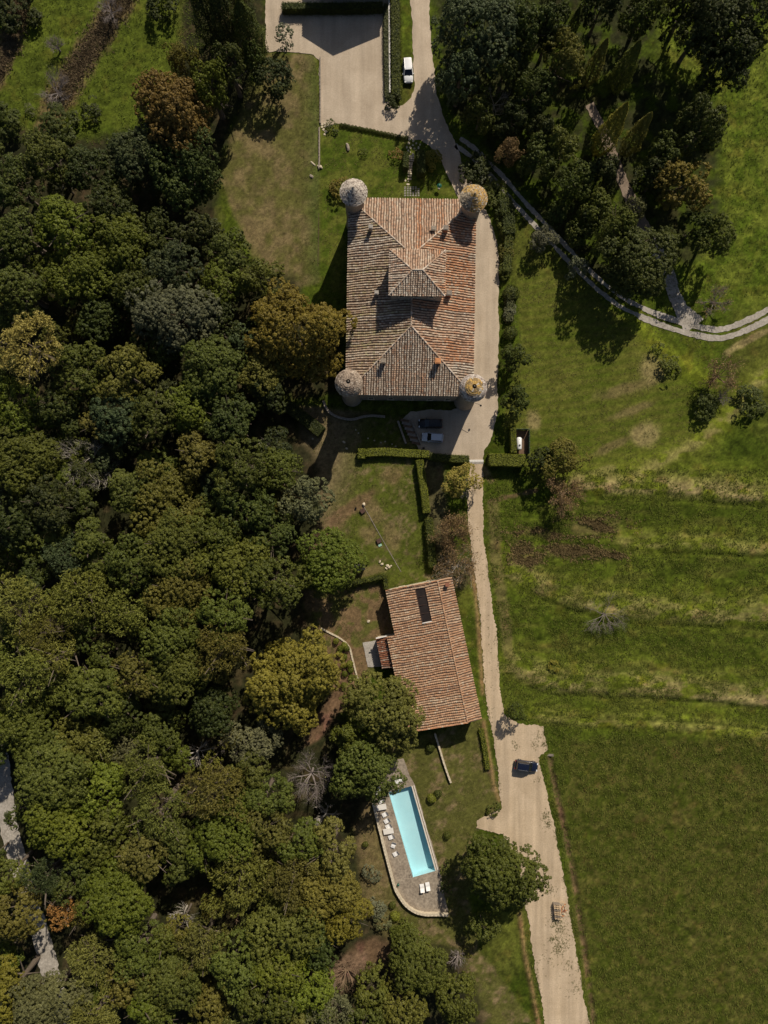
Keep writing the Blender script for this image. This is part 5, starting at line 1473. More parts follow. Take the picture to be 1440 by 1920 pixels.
hedge([(959, 800), (960, 850)], 1.0, 2.0, 'box', 'narrow clipped hedge beside the white gas tank', seed=8)
hedge([(788, 291), (789, 334)], 1.55, 2.2, 'deep', 'right of the two dark clipped blocks flanking the garden steps', seed=9)
hedge([(761, 294), (760, 322)], 1.0, 2.0, 'deep', 'left of the two dark clipped blocks flanking the garden steps', seed=10)
hedge([(531, 22), (590, 22), (650, 22), (717, 20)], 1.3, 1.7, 'deep', 'dark upright hedge across the top of the forecourt', seed=11, rag=.2)
hedge([(724, 12), (724, 80), (725, 140), (726, 186)], .9, .8, 'grey', 'grey lavender hedge along the white garden wall', seed=12, rag=.14)
hedge([(741, 6), (742, 70), (742, 130), (743, 184)], 1.7, 1.4, 'mid', 'green hedge between the white garden wall and the white car', seed=13, rag=.22)
hedge([(540, 762), (570, 785), (604, 812)], 2.2, 2.2, 'dim', 'dark angled hedge below the huge bronze oak', seed=14)
hedge([(645, 1100), (672, 1090), (700, 1084), (724, 1078)], .8, 1.6, 'mid', 'ivy covered wall below the black roofed shed', name='ivy_wall', seed=15, rag=.18)
hedge([(722, 1079), (725, 1103)], .8, 1.6, 'mid', 'short ivy hedge joining the barn corner', seed=16, rag=.18)
hedge([(901, 1366), (908, 1400), (914, 1440)], .9, .7, 'box', 'low bright green hedge along the lane bank below the barn', seed=17, rag=.12)
hedge([(944, 380), (950, 410), (952, 445)], 2.4, 2.0, 'deep', 'dark hedge along the drive beside the ochre tower', seed=18, rag=.3)
hedge([(952, 450), (950, 480), (948, 515)], 1.7, 1.6, 'mid', 'ragged hedge along the drive below the dark hedge', seed=19, rag=.3)
hedge([(955, 555), (954, 580), (953, 605)], 1.4, 1.2, 'grey', 'grey leaved hedge between two topiary balls on the drive', seed=20, rag=.2)
shrub(958, 549, 15, 2.4, 'deep', 'upper clipped topiary ball along the drive', style='ball', name='topiary_ball')
shrub(957, 624, 13, 2.2, 'deep', 'lower clipped topiary ball along the drive', style='ball', name='topiary_ball')
shrub(890, 318, 26, 3, 'dim', 'dark dense shrub beside the ochre tower and the drive', style='broad')
shrub(912, 335, 15, 2, 'sage', 'silvery shrub behind the ochre tower')
shrub(925, 360, 22, 2.2, 'mid', 'green shrub right of the ochre tower', style='broad')
shrub(640, 352, 22, 2.5, 'bronze', 'brownish shrub behind the pale grey tower', style='broad')
shrub(744, 289, 12, 1.4, 'rust', 'reddish flowering shrub left of the garden steps')
shrub(810, 297, 18, 1.8, 'yellow', 'yellowish shrub right of the garden steps')
shrub(682, 284, 8, 1.1, 'mid', 'small shrub in the middle of the north lawn')
shrub(622, 236, 12, 1.2, 'deep', 'shrub at the left end of the box ball row')
shrub(735, 190, 14, 2.2, 'dim', 'dark shrub at the end of the white garden wall', style='broad')
for x, y, r, h, hue, lab in ((946, 398, 17, 2.6, 'deep', 'bushy shrub on the dark hedge beside the ochre tower'), (951, 432, 16, 2.4, 'mid', 'bushy shrub on the dark hedge level with the castle chimneys'), (950, 470, 15, 2.0, 'olive', 'olive shrub on the ragged drive hedge'),
                             (948, 505, 14, 2.0, 'mid', 'green shrub at the lower end of the ragged drive hedge'), (955, 585, 12, 1.6, 'sage', 'silvery shrub between the two topiary balls'), (905, 305, 18, 2.4, 'deep', 'deep green shrub between the drive and the wheel tracks'), (936, 375, 16, 2.4, 'deep', 'dark shrub behind the ochre tower at the hedge end')):
    shrub(x, y, r, h, hue, lab, style='broad')
for i in range(19):
    t = i / 18
    shrub(640 + 122 * t, 233.5 + 24.5 * t + random.uniform(-.6, .6), 3.9, .7, 'deep', f'box ball in the row along the forecourt edge, {(ORD + ["nineteenth"])[i]} from its left end', group='box balls along the forecourt edge', style='ball', name='box_ball')
for i, (x, y) in enumerate([(40, 650), (103, 685), (120, 705), (62, 742), (72, 705), (103, 770), (142, 822), (97, 828), (150, 868), (104, 895), (155, 922), (98, 978), (162, 1008), (156, 1058), (123, 1102)]):
    shrub(620 + x / 4, 1040 + y / 4, 5.6 if i not in (1, 6) else 6.8, 1.15, 'box' if i in (0, 1, 3, 6) else 'fresh', f'small round bush in the bed beside the yellow green tree, {ORD[i]} from the top', group='small bushes of the planting bed', style='ball', name='round_bush')
for x, y, r, h, hue, lab in ((807, 1402, 8, 1.3, 'deep', 'small clipped bush below the barn corner'), (810, 1498, 8.5, 1.4, 'box', 'left of two clipped bushes on the slope right of the pool'),
                             (821, 1489, 7.5, 1.2, 'deep', 'right of two clipped bushes on the slope right of the pool'), (839, 1567, 7, 1.2, 'mid', 'clipped bush alone on the slope right of the pool'),
                             (685, 1584, 5.5, 1.0, 'mid', 'tiny clipped bush on the dry ground left of the pool'), (736, 1698, 6.5, 1.0, 'mid', 'upper clipped bush outside the curved pool wall'),
                             (741, 1719, 9, 1.5, 'box', 'lower clipped bush outside the curved pool wall')):
    shrub(x, y, r, h, hue, lab, name='clipped_bush', cat='bush', style='ball')
shrub(835, 1630, 11, 1.6, 'mid', 'shrub at the lower right corner of the pool')
shrub(836, 1664, 13, 1.8, 'deep', 'dark shrub beside the pair of loungers')
shrub(696, 1640, 17, 2.2, 'sage', 'silvery shrub left of the pool wall, upper one')
shrub(709, 1704, 17, 2.4, 'sage', 'silvery shrub left of the curved pool wall, middle one')
shrub(715, 1730, 16, 2.2, 'grey', 'grey shrub below the silvery shrubs')
shrub(756, 1748, 24, 2.0, 'mid', 'low green shrub below the curved pool wall', style='broad')
shrub(880, 1780, 12, 1.0, 'olive', 'low shrub in the shade below the lane oak')
shrub(925, 1520, 14, 1.2, 'mid', 'low shrub where the lane meets the pool garden')
# ------------------------------------------------------------------ walls, steps and stones of the gardens
def low_wall(pts, w, h, mat, label, name='garden_wall', stone=None, seed=3, z0=-.1, capw=.06):
    return wall_path(name, pts, w, h, mat, label, 'wall', None, z0, capw, seed, stone)
low_wall([(729.5, 0), (730, 60), (730.5, 120), (731, 178)], .28, .9, M['white_render'], 'straight white garden wall between lavender and hedge', seed=21)
low_wall([(607, 752), (612, 766), (624, 778), (642, 785), (662, 787), (680, 782), (700, 780), (722, 782)], .4, .55, M['wall_stone'], 'wavy low stone wall round the foot of the brown tower', stone=.6, seed=22)
low_wall([(815, 1374), (824, 1402), (834, 1435), (845, 1466)], .3, .5, M['pale_stone'], 'thin pale wall running down from the barn corner', seed=23, stone=.8)
low_wall([(602, 1178), (620, 1187), (640, 1198), (655, 1213), (661, 1235), (667, 1258), (671, 1273)], .26, .14, M['pale_stone'], 'curved stone edging round the bed of small bushes', name='stone_edging', stone=.5, seed=24)
low_wall([(680, 947), (690, 963), (705, 990), (722, 1020), (742, 1055), (752, 1072)], .12, .07, M['grey_wood'], 'long thin timber edging across the dry lawn', name='timber_edging', seed=25)
low_wall([(600.5, 108), (601, 160), (601, 232)], .22, .25, M['wall_stone'], 'low stone kerb along the left side of the forecourt', name='stone_kerb', stone=.7, seed=26)
low_wall([(599, 240), (599, 300), (598, 318)], .2, .3, M['wall_stone'], 'low stone edge dividing the west lawn from the north lawn', name='stone_edge', stone=.8, seed=27)
low_wall([(598, 400), (597, 450), (596, 500)], .08, .08, M['brown_wood'], 'thin brown edging beside the castle west lawn', name='lawn_edging', seed=28)

# garden stair west of the parked cars
st = empty('garden_stair', P(768, 812), 0)
tag(st, 'dark timber and earth stair between low walls beside the parked cars', 'stair')
o3 = P(768, 812)
for k in range(9):
    t = k / 8
    c = P(759 + 21 * t, 789 + 42 * t) - o3
    m_ = MB(); m_.box((0, 0, 0), (1.75, .52, .2), 0, jit=.01)
    m_.build('step', M['grey_wood'] if k % 2 else M['soil'], st, (c.x, c.y, .12 + .015 * (8 - k)), math.radians(-12))
for a, b, w_ in (((746, 790), (761, 832), .35), ((771, 787), (789, 833), .22)):
    m_ = MB(); pa, pb = P(*a) - o3, P(*b) - o3; L = (pb - pa).length
    m_.box((0, 0, 0), (L, w_, .6), 0, jit=.02)
    m_.build('side_wall', M['wall_stone'], st, ((pa.x + pb.x) / 2, (pa.y + pb.y) / 2, .25), math.atan2(pb.y - pa.y, pb.x - pa.x))

# stepping stones, steps and pavers north of the castle
gp = empty('garden_path', P(768, 300)); tag(gp, 'stone garden path from the forecourt to the castle', 'path', kind='structure')
o3 = P(768, 300); rs = random.Random(12)
def stone_poly(r, rx, ry):
    n = r.randint(6, 8); a0 = r.uniform(0, 6)
    return [(rx * r.uniform(.8, 1.1) * math.cos(a0 + 6.283 * k / n), ry * r.uniform(.8, 1.1) * math.sin(a0 + 6.283 * k / n)) for k in range(n)]
for cx, cy, rx, ry in ((285, 320, 30, 28), (355, 348, 26, 28), (273, 395, 26, 28), (350, 437, 22, 20), (415, 400, 18, 20), (235, 475, 16, 26), (302, 485, 28, 26), (380, 500, 20, 16), (460, 487, 18, 38), (262, 540, 20, 22),
                       (303, 570, 14, 16), (425, 537, 28, 14), (462, 572, 22, 18), (350, 610, 24, 28), (222, 310, 16, 22), (430, 315, 24, 12), (488, 425, 14, 18), (255, 1190, 36, 24), (208, 1118, 18, 20), (268, 1130, 14, 12), (225, 575, 12, 14)):
    c = P(740 + cx / 10.29, 230 + cy / 10.29) - o3
    m_ = MB(); m_.prism(stone_poly(rs, rx / 10.29 * S, ry / 10.29 * S), -.05, .07)
    m_.build('stepping_stone', M['pale_stone'], gp, (c.x, c.y, 0))
for k, cy in enumerate((660, 700, 740, 785, 820, 860, 905, 945, 985, 1035, 1090)):
    c = P(740 + (320 - 35 * (k / 10)) / 10.29, 230 + cy / 10.29) - o3
    m_ = MB(); m_.box((0, 0, 0), (1.15 if k < 3 else .75, .3, .14), 0, jit=.03)
    m_.build('step', M['pale_stone'], gp, (c.x, c.y, .06 + .02 * (10 - k)))
for i in range(6):
    for j in range(6):
        if rs.random() < .12: continue
        c = P(740 + (200 + 52 * i) / 10.29, 230 + (1245 + 33 * j) / 10.29) - o3
        m_ = MB(); m_.box((0, 0, 0), (.34, .17, .1), 0, jit=.02); m_.build('paver', M['concrete'], gp, (c.x, c.y, .02))
# flagstones and loose stones
fl = empty('flagged_corner', P(607, 240)); tag(fl, 'few pinkish flagstones at the lower left forecourt corner', 'paving', kind='structure'); o3 = P(607, 240)
for x, y in ((604, 233), (609, 231), (615, 230), (604, 238), (610, 237), (616, 235), (607, 243), (611, 247), (609, 252)):
    c = P(x, y) - o3; m_ = MB(); m_.prism(stone_poly(rs, .28, .24), -.04, .06); m_.build('flagstone', M['pale_stone'], fl, (c.x, c.y, .02))
def rock(px, py, s, label, group=None, h=.35, name='stone', mat='pale_stone', seed=1):
    bm = bmesh.new(); bmesh.ops.create_icosphere(bm, subdivisions=2, radius=1)
    r = random.Random(seed)
    for v in bm.verts: v.co = Vector((v.co.x * s[0], v.co.y * s[1], v.co.z * h)) * r.uniform(.78, 1.12)
    me_ = bpy.data.meshes.new(name); bm.to_mesh(me_); bm.free()
    p = P(px, py); o = link_mesh(name, me_, M[mat], None, (p.x, p.y, ground_z(p.x, p.y) + h * .35), r.uniform(0, 3))
    return tag(o, label, 'stone', group)
rock(652, 277, (.9, .35), 'long grey boulder on the north lawn', h=.4, mat='wall_stone', seed=4)
rock(600, 313, (.35, .6), 'upright pale stone on the edge between the west and north lawns', seed=5)
rock(587, 307, (.7, .2), 'thin pale stone lying on the west lawn', seed=6, h=.15)
rock(584, 331, (.5, .35), 'broken grey stone at the edge of the west lawn', seed=7, h=.2, mat='wall_stone')
rock(645, 829, (.35, .22), 'white stone on the shaded lawn left of the hedge block', seed=8, h=.2)
rock(650, 841, (.3, .2), 'white stone just left of the hedge block', seed=9, h=.2)
rock(586, 823, (.2, .18), 'small white stone near the tip of the angled hedge', seed=10, h=.15)
rock(691, 1165, (.4, .3), 'pale stone on the grass left of the barn', seed=11, h=.2)
rock(682, 946, (.4, .35), 'pale block at the upper end of the timber edging', seed=12, h=.4)
for i, (x, y) in enumerate(((667, 806), (672, 812), (690, 822), (702, 826), (714, 830), (722, 828), (735, 833), (742, 837))):
    rock(x, y, (.18, .14), f'small loose stone on the shaded lawn above the long hedge, {ORD[i]} from the left', 'loose stones on the shaded lawn', h=.12, seed=40 + i)
for i, (x, y, s_) in enumerate(((712, 1053, .3), (716, 1058, .38), (727, 1061, .42), (730, 1064, .35), (724, 1066, .3), (733, 1061, .25))):
    rock(x, y, (s_, s_ * .7), f'pale rubble lump beside the timber edging, {ORD[i]} of six by height', 'pale rubble lumps', h=.28, seed=60 + i)
# threshold of the gate and its posts
gt = empty('gate_threshold', P(893, 864)); tag(gt, 'white stone threshold across the lane between two hedges', 'threshold')
for k in range(5):
    m_ = MB(); m_.box((0, 0, 0), (.55, .42, .16), 0, jit=.008); m_.build('threshold_stone', M['white_render'], gt, (-1.14 + .57 * k, 0, .08))
m_ = MB(); m_.box((0, 0, 0), (2.8, .3, .08), 0, jit=.006); m_.build('lower_step', M['concrete'], gt, (0, -.4, .06))

# ------------------------------------------------------------------ vehicles
def car(px, py, heading, paint, label, L=4.5, Wd=1.85, Hc=1.62, roof=None, wagon=True, rails=True, dark_roof=False, name='parked_car'):
    """heading: direction of the nose in degrees, counter-clockwise from the picture's right"""
    p = P(px, py, .8); root = empty(name, (p.x, p.y, .035), math.radians(heading)); tag(root, label, 'car', 'parked cars')
    hw_ = Wd / 2
    # body shell: stations along the length (nose at +x)
    st_ = [(-.5, .80, .55, .80), (-.49, .90, .42, .98), (-.44, .97, .30, 1.02), (-.25, 1.0, .28, .99), (0, 1.0, .28, .97), (.2, 1.0, .28, .95), (.27, .99, .28, .96), (.36, .96, .29, .90), (.44, .90, .32, .80), (.485, .80, .40, .68), (.5, .66, .48, .60)]
    mb_ = MB(); vs = []
    for x, w, z0, z1 in st_:
        y = w * hw_
        ring = [(-y * .9, z0), (-y, z0 + .15), (-y, (z0 + z1) / 2 + .08), (-y * .93, z1 - .05), (-y * .78, z1), (0, z1 + .035), (y * .78, z1), (y * .93, z1 - .05), (y, (z0 + z1) / 2 + .08), (y, z0 + .15), (y * .9, z0)]
        vs += [(x * L, a, b) for a, b in ring]
    n_ = 11; fs = []
    for i in range(len(st_) - 1):
        for k in range(n_ - 1): fs.append((i * n_ + k, (i + 1) * n_ + k, (i + 1) * n_ + k + 1, i * n_ + k + 1))
        fs.append((i * n_ + n_ - 1, (i + 1) * n_ + n_ - 1, (i + 1) * n_, i * n_))
    fs += [tuple(range(n_)), tuple(range(len(vs) - 1, len(vs) - n_ - 1, -1))]
    mb_.add(vs, fs); body = mb_.build('body', M[paint], root, smooth=True)
    # glasshouse and roof
    xr, xf = (-.46 if wagon else -.40) * L, .24 * L
    tr_, tf = (-.405 if wagon else -.30) * L, .06 * L
    yb, yt = hw_ * .92, hw_ * .74
    zb_, zt = .97, Hc
    g = [(xr, -yb, zb_), (xf, -yb * .96, zb_), (xf, yb * .96, zb_), (xr, yb, zb_), (tr_, -yt, zt), (tf, -yt, zt), (tf, yt, zt), (tr_, yt, zt)]
    mb_ = MB(); mb_.add([g[1], g[2], g[6], g[5]], [(0, 1, 2, 3)]); mb_.build('windscreen', M['glass_dark'], root)
    mb_ = MB(); mb_.add([g[3], g[0], g[4], g[7]], [(0, 1, 2, 3)]); mb_.build('rear_window', M['glass_dark'], root)
    for s, (a, b, c, d_) in ((-1, (0, 1, 5, 4)), (1, (2, 3, 7, 6))):
        mb_ = MB(); mb_.add([g[a], g[b], g[c], g[d_]], [(0, 1, 2, 3)]); mb_.build('side_window', M['glass_dark'], root)
    mb_ = MB()
    n2 = 7; vs = []
    for i, t in enumerate((0, .04, .2, .5, .8, .96, 1)):
        x = tr_ + (tf - tr_) * t; edge = .94 if t in (0, 1) else 1.0; zz = zt + (.03 if t in (0, 1) else .055)
        vs += [(x + (.05 if t == 1 else (-.06 if t == 0 else 0)), yt * k * edge, zz - .035 * k * k) for k in (-1, -.7, -.35, 0, .35, .7, 1)]
    fs = [(i * n2 + k, (i + 1) * n2 + k, (i + 1) * n2 + k + 1, i * n2 + k + 1) for i in range(6) for k in range(6)]
    mb_.add(vs, fs); mb_.build('roof', M['black_plastic'] if dark_roof else M[roof or paint], root, smooth=True)
    mb_ = MB()
    for s in (-1, 1):      # pillars
        for (b0, t0) in ((1 if s < 0 else 2, 5 if s < 0 else 6), (0 if s < 0 else 3, 4 if s < 0 else 7)):
            mb_.tube(g[b0], g[t0], .05, .045, 5)
        mb_.tube((-.08 * L, s * yb * .99, zb_), (-.08 * L, s * yt * 1.01, zt), .04, .035, 4)
    mb_.build('pillars', M[paint], root)
    for s in (-1, 1):
        mb_ = MB(); mb_.box((0, 0, 0), (.16, .20, .13), 0, taper=.8); mb_.build('mirror', M[paint], root, (.17 * L, s * (hw_ + .1), 1.0))
        mb_ = MB(); mb_.box((0, 0, 0), (.24, .34, .12), math.radians(-18 * s)); mb_.build('headlight', M['clear_lamp'], root, (.462 * L, s * hw_ * .66, .73))
        mb_ = MB(); mb_.box((0, 0, 0), (.10, .26, .24)); mb_.build('tail_light', M['red_lamp'], root, (-.489 * L, s * hw_ * .74, .86))
        if rails:
            mb_ = MB(); mb_.tube((tr_ + .15, s * yt * .93, zt + .09), (tf - .1, s * yt * .93, zt + .09), .025, .025, 5); mb_.build('roof_rail', M['metal'], root)
        for x in (-.31 * L, .31 * L):
            mb_ = MB(); mb_.tube((0, -.11, 0), (0, .11, 0), .335, .335, 16); wh = mb_.build('wheel', M['rubber'], root, (x, s * (hw_ - .10), .33))
            mb_ = MB(); mb_.tube((0, s * .112, 0), (0, s * .122, 0), .21, .19, 10); mb_.build('rim', M['metal'], wh)
    mb_ = MB(); mb_.box((0, 0, 0), (.08, Wd * .82, .16)); mb_.build('front_bumper', M['black_plastic'], root, (.492 * L, 0, .42))
    mb_ = MB(); mb_.box((0, 0, 0), (.08, Wd * .86, .18)); mb_.build('rear_bumper', M['black_plastic'], root, (-.497 * L, 0, .48))
    mb_ = MB(); mb_.box((0, 0, 0), (.5, .11, .015)); mb_.build('wiper', M['black_plastic'], root, (.238 * L, .1, 1.0), 1.4)
    return root
car(765, 132, -86.5, 'white_paint', 'white estate car parked nose down on the grass beside the upper drive', 4.75, 1.9, 1.62, rails=True)
car(807, 794, 180, 'black_paint', 'black estate car parked in the castle shadow above the silver car', 4.7, 1.85, 1.5, rails=False)
car(811, 820, 177, 'silver_paint', 'silver car parked in the castle shadow beside the black car', 4.2, 1.85, 1.6, rails=True)
car(987, 1436, -8, 'blue_paint', 'dark blue car with roof rails parked alone in the sandy bay', 4.55, 1.9, 1.72)

# ------------------------------------------------------------------ pool furniture
def lounger(px, py, rot, label, L=1.55, flat_=False):
    p = P(px, py, .35); root = empty('sun_lounger', (p.x, p.y, .05), math.radians(rot)); tag(root, label, 'lounger', 'white pool loungers')
    w_ = .8
    mb_ = MB()       # slung canvas: seat and raised back as one curved sheet
    prof = [(-L / 2, .26), (-.2 * L, .33), (.08 * L, .30), (.2 * L, .38), (.36 * L, .60 if not flat_ else .42), (.48 * L, .78 if not flat_ else .48)]
    vs = []
    for x, z in prof: vs += [(x, -w_ / 2, z), (x, w_ / 2, z), (x, w_ / 2, z - .035), (x, -w_ / 2, z - .035)]
    fs = []
    for i in range(len(prof) - 1):
        for k in range(4): fs.append((4 * i + k, 4 * i + 4 + k, 4 * i + 4 + (k + 1) % 4, 4 * i + (k + 1) % 4))
    fs += [(0, 1, 2, 3), (len(vs) - 1, len(vs) - 2, len(vs) - 3, len(vs) - 4)]
    mb_.add(vs, fs); mb_.build('canvas', M['white_cloth'], root)
    mb_ = MB()
    for s in (-1, 1): mb_.tube((-L / 2, s * w_ / 2, .24), (.25 * L, s * w_ / 2, .27), .022, .022, 5)
    mb_.build('frame', M['white_paint'], root)
    for x in (-.4 * L, .25 * L):
        for s in (-1, 1):
            mb_ = MB(); mb_.tube((x, s * w_ / 2, 0), (x, s * w_ / 2, .26), .022, .022, 5); mb_.build('leg', M['white_paint'], root)
rowp = [(710, 1480, 20), (712, 1490.5, 25), (715.5, 1502, 22), (722.5, 1527, 28), (726, 1539, 32), (729, 1549.5, 28), (734.3, 1569.5, 22), (738, 1584, 70), (742.8, 1600.8, 30)]
for i, (x, y, a) in enumerate(rowp):
    lounger(x, y, a, f'white lounger in the row left of the pool, {ORD[i]} from the top', 1.3)
lounger(791.5, 1664.8, -82, 'left of the two white loungers below the pool', 1.5)
lounger(802, 1661.6, -80, 'right of the two white loungers below the pool', 1.5)
lounger(743.7, 1463.4, 100, 'left of the two white loungers above the pool', 1.4)
lounger(751, 1461, 100, 'right of the two white loungers above the pool', 1.1)
for x, y, lab in ((715, 1513.5, 'upper of two pale daybeds in the lounger row left of the pool'), (728.3, 1558.5, 'lower of two pale daybeds in the lounger row left of the pool')):
    p = P(x, y, .5); root = empty('daybed', (p.x, p.y, .05), math.radians(10)); tag(root, lab, 'daybed', 'pale daybeds by the pool')
    mb_ = MB(); mb_.box((0, 0, .45), (1.98, 1.05, .16), jit=.01); mb_.build('cushion', M['white_render'], root)
    mb_ = MB(); mb_.box((0, 0, .33), (1.9, 1.0, .08)); mb_.build('base', M['grey_wood'], root)
    for sx in (-1, 1):
        for sy in (-1, 1):
            mb_ = MB(); mb_.box((0, 0, 0), (.08, .08, .3)); mb_.build('leg', M['grey_wood'], root, (sx * .86, sy * .42, .15))
def bin_(px, py, label, r=.28, h=.75, mat='green_plastic', name='bin'):
    p = P(px, py); mb_ = MB()
    mb_.lathe([(0, 0), (r * .8, 0), (r, h * .9), (r * 1.1, h * .92), (r * 1.08, h), (r * .5, h + .08), (0, h + .1)], 14)
    o = mb_.build(name, M[mat], None, (p.x, p.y, .05), smooth=False); tag(o, label, 'bin'); return o
bin_(746.5, 1657, 'dark green bin against the curved pool wall', .22, .5)
bin_(794, 841, 'dark pot near the silver car', .24, .5, 'black_plastic', 'plant_pot')
# green parasol folded low on the north lawn
pp = P(823, 353); par = empty('garden_parasol', (pp.x, pp.y, 0)); tag(par, 'small green parasol on the lawn north of the castle', 'parasol')
mb_ = MB(); mb_.lathe([(0, 1.35), (.12, 1.33), (.48, 1.1), (.46, 1.07), (0, 1.28)], 8); mb_.build('canopy', M['green_plastic'], par)
mb_ = MB(); mb_.tube((0, 0, 0), (0, 0, 1.4), .025, .025, 6); mb_.build('pole', M['metal'], par)
mb_ = MB(); mb_.lathe([(0, .1), (.2, .1), (.22, 0), (0, 0)], 12); mb_.build('base', M['concrete'], par)

# ------------------------------------------------------------------ gas tank in its enclosure
gp_ = P(973, 832, .8); tk = empty('gas_tank', (gp_.x, gp_.y, .02)); tag(tk, 'white cylindrical gas tank inside the hedge enclosure', 'tank')
mb_ = MB(); n_ = 18; prof = [(-1.28, 0), (-1.25, .25), (-1.15, .42), (-1.0, .52), (1.0, .52), (1.15, .42), (1.25, .25), (1.28, 0)]
vs = []
for y, r in prof: vs += [(math.cos(6.283 * k / n_) * max(r, .01), y, .95 + math.sin(6.283 * k / n_) * max(r, .01)) for k in range(n_)]
mb_.add(vs, [(i * n_ + k, i * n_ + (k + 1) % n_, (i + 1) * n_ + (k + 1) % n_, (i + 1) * n_ + k) for i in range(len(prof) - 1) for k in range(n_)])
mb_.build('shell', M['tank_white'], tk, smooth=True)
mb_ = MB(); mb_.lathe([(.16, 1.42), (.17, 1.56), (.12, 1.62), (0, 1.63)], 10, (.02, -.35, 0)); mb_.build('valve_cover', M['black_plastic'], tk)
mb_ = MB(); mb_.lathe([(.05, 1.44), (.05, 1.52), (0, 1.53)], 8, (0, .85, 0)); mb_.build('gauge', M['black_plastic'], tk)
for y in (-.75, .75):
    mb_ = MB(); mb_.box((0, 0, 0), (.7, .18, .5)); mb_.build('foot', M['concrete'], tk, (0, y, .25))
ep = [(964, 808), (989, 808), (989, 850)]
sheet('enclosure_floor', [W([(963, 807), (990, 807), (990, 851), (963, 851)])], .045, M['soil'], 'bare brown soil under the gas tank', 'soil')
for (a, b, lab) in (((964, 806), (989, 806), 'green panel fence above the gas tank'), ((990, 808), (990, 851), 'green panel fence right of the gas tank')):
    pa, pb = P(*a), P(*b); L_ = (pb - pa).length; root = empty('panel_fence', ((pa.x + pb.x) / 2, (pa.y + pb.y) / 2, 0), math.atan2(pb.y - pa.y, pb.x - pa.x)); tag(root, lab, 'fence', 'panel fences of the tank enclosure')
    nn_ = int(L_ / .55)
    for k in range(nn_):
        mb_ = MB(); mb_.box((0, 0, .85), (L_ / nn_ - .03, .05, 1.6)); mb_.build('panel', M['green_fence'] if 'green_fence' in M else M['hedge_core'], root, (-L_ / 2 + (k + .5) * L_ / nn_, 0, 0))
    for k in range(0, nn_ + 1, 2):
        mb_ = MB(); mb_.box((0, 0, .88), (.07, .09, 1.76)); mb_.build('post', M['metal'], root, (-L_ / 2 + k * L_ / nn_, 0, 0))

# ------------------------------------------------------------------ shed, boxes, pallets, boards
sp = P(674.5, 1064, 2); sh = empty('shed', (sp.x, sp.y, 0), math.radians(10)); tag(sh, 'small shed with flat black roof beside the bright green tree', 'shed')
mb_ = MB(); mb_.box((0, 0, .95), (1.8, 1.05, 2.1)); mb_.build('wall', M['grey_wood'], sh)
mb_ = MB(); mb_.add([(-1.0, -.62, 1.98), (1.0, -.62, 1.98), (1.0, .62, 2.2), (-1.0, .62, 2.2), (-1.0, -.62, 2.06), (1.0, -.62, 2.06), (1.0, .62, 2.28), (-1.0, .62, 2.28)], [(3, 2, 1, 0), (4, 5, 6, 7), (0, 1, 5, 4), (1, 2, 6, 5), (2, 3, 7, 6), (3, 0, 4, 7)])
mb_.build('roof', M['felt'], sh)
mb_ = MB(); mb_.box((0, 0, 0), (.75, .05, 1.7)); mb_.build('door', M['brown_wood'], sh, (.2, -.55, .9))
def crate(px, py, rot, label):
    p = P(px, py); root = empty('wooden_box', (p.x, p.y, 0), math.radians(rot)); tag(root, label, 'box', 'brown wooden boxes')
    for k in range(5):
        mb_ = MB(); mb_.box((0, 0, 0), (.17, .85, .04), jit=.004); mb_.build('slat', M['brown_wood'], root, (-.36 + .18 * k, 0, .42))
    mb_ = MB(); mb_.box((0, 0, .2), (.86, .80, .39)); mb_.build('carcass', M['brown_wood'], root)
crate(680, 958, 35, 'brown wooden box at the upper end of the timber edging')
crate(710.5, 1014, 25, 'brown wooden box beside the pale green tray')
p = P(712.5, 1022); mb_ = MB(); mb_.box((0, 0, .06), (.6, .45, .12), .4, taper=1.12); mb_.box((0, 0, .125), (.5, .35, .012), .4); tag(mb_.build('plastic_tray', M['mint_plastic'], None, (p.x, p.y, 0)), 'pale green plastic tray beside the lower wooden box', 'tray')
p = P(667, 953); mb_ = MB(); mb_.lathe([(0, 0), (.16, 0), (.2, .3), (.17, .3), (.14, .05), (0, .05)], 12); tag(mb_.build('bucket', M['black_plastic'], None, (p.x, p.y, 0)), 'small dark bucket left of the upper wooden box', 'bucket')
# stacked pallets beside the lane
for i in range(8):
    p = P(1042.5 + .35 * i, 1691.5 + 3.9 * i)
    root = empty('pallet', (p.x, p.y, .035), math.radians(-7)); tag(root, f'upright wooden pallet in the leaning stack beside the lane, {ORD[i]} from the top', 'pallet', 'pallets stacked on edge')
    rp = random.Random(200 + i); mat_ = M['pale_wood'] if i % 3 else M['grey_wood']
    for k in range(5):
        mb_ = MB(); mb_.box((0, 0, 0), (1.35, .022, .11), jit=.008); mb_.build('slat', mat_, root, (0, .06, .12 + .21 * k))
    for x in (-.6, 0, .6):
        mb_ = MB(); mb_.box((0, 0, 0), (.1, .09, 1.05), jit=.006); mb_.build('bearer', mat_, root, (x, 0, .53))
rp = random.Random(5)
tile_pal = [M['terracotta'], M['pale_stone'], M['brick_red'], M['pale_wood']]
rb = empty('brick_heap', P(1056, 1706) + Vector((0, 0, .035))); tag(rb, 'heap of broken bricks and boards right of the pallets', 'heap')
for i in range(46):
    t_ = rp.random(); a = rp.uniform(0, 6.28); q = math.sqrt(rp.random())
    x, y = q * .75 * math.cos(a), q * 1.45 * math.sin(a)
    mb_ = MB(); mb_.box((0, 0, 0), (.30, .16, .09), rp.uniform(0, 3), jit=.02)
    mb_.build('brick', tile_pal[rp.choice((0, 1, 1, 2, 3))], rb, (x, y, .06 + .38 * max(0, 1 - q) * rp.uniform(.3, 1)), rp.uniform(0, 3))
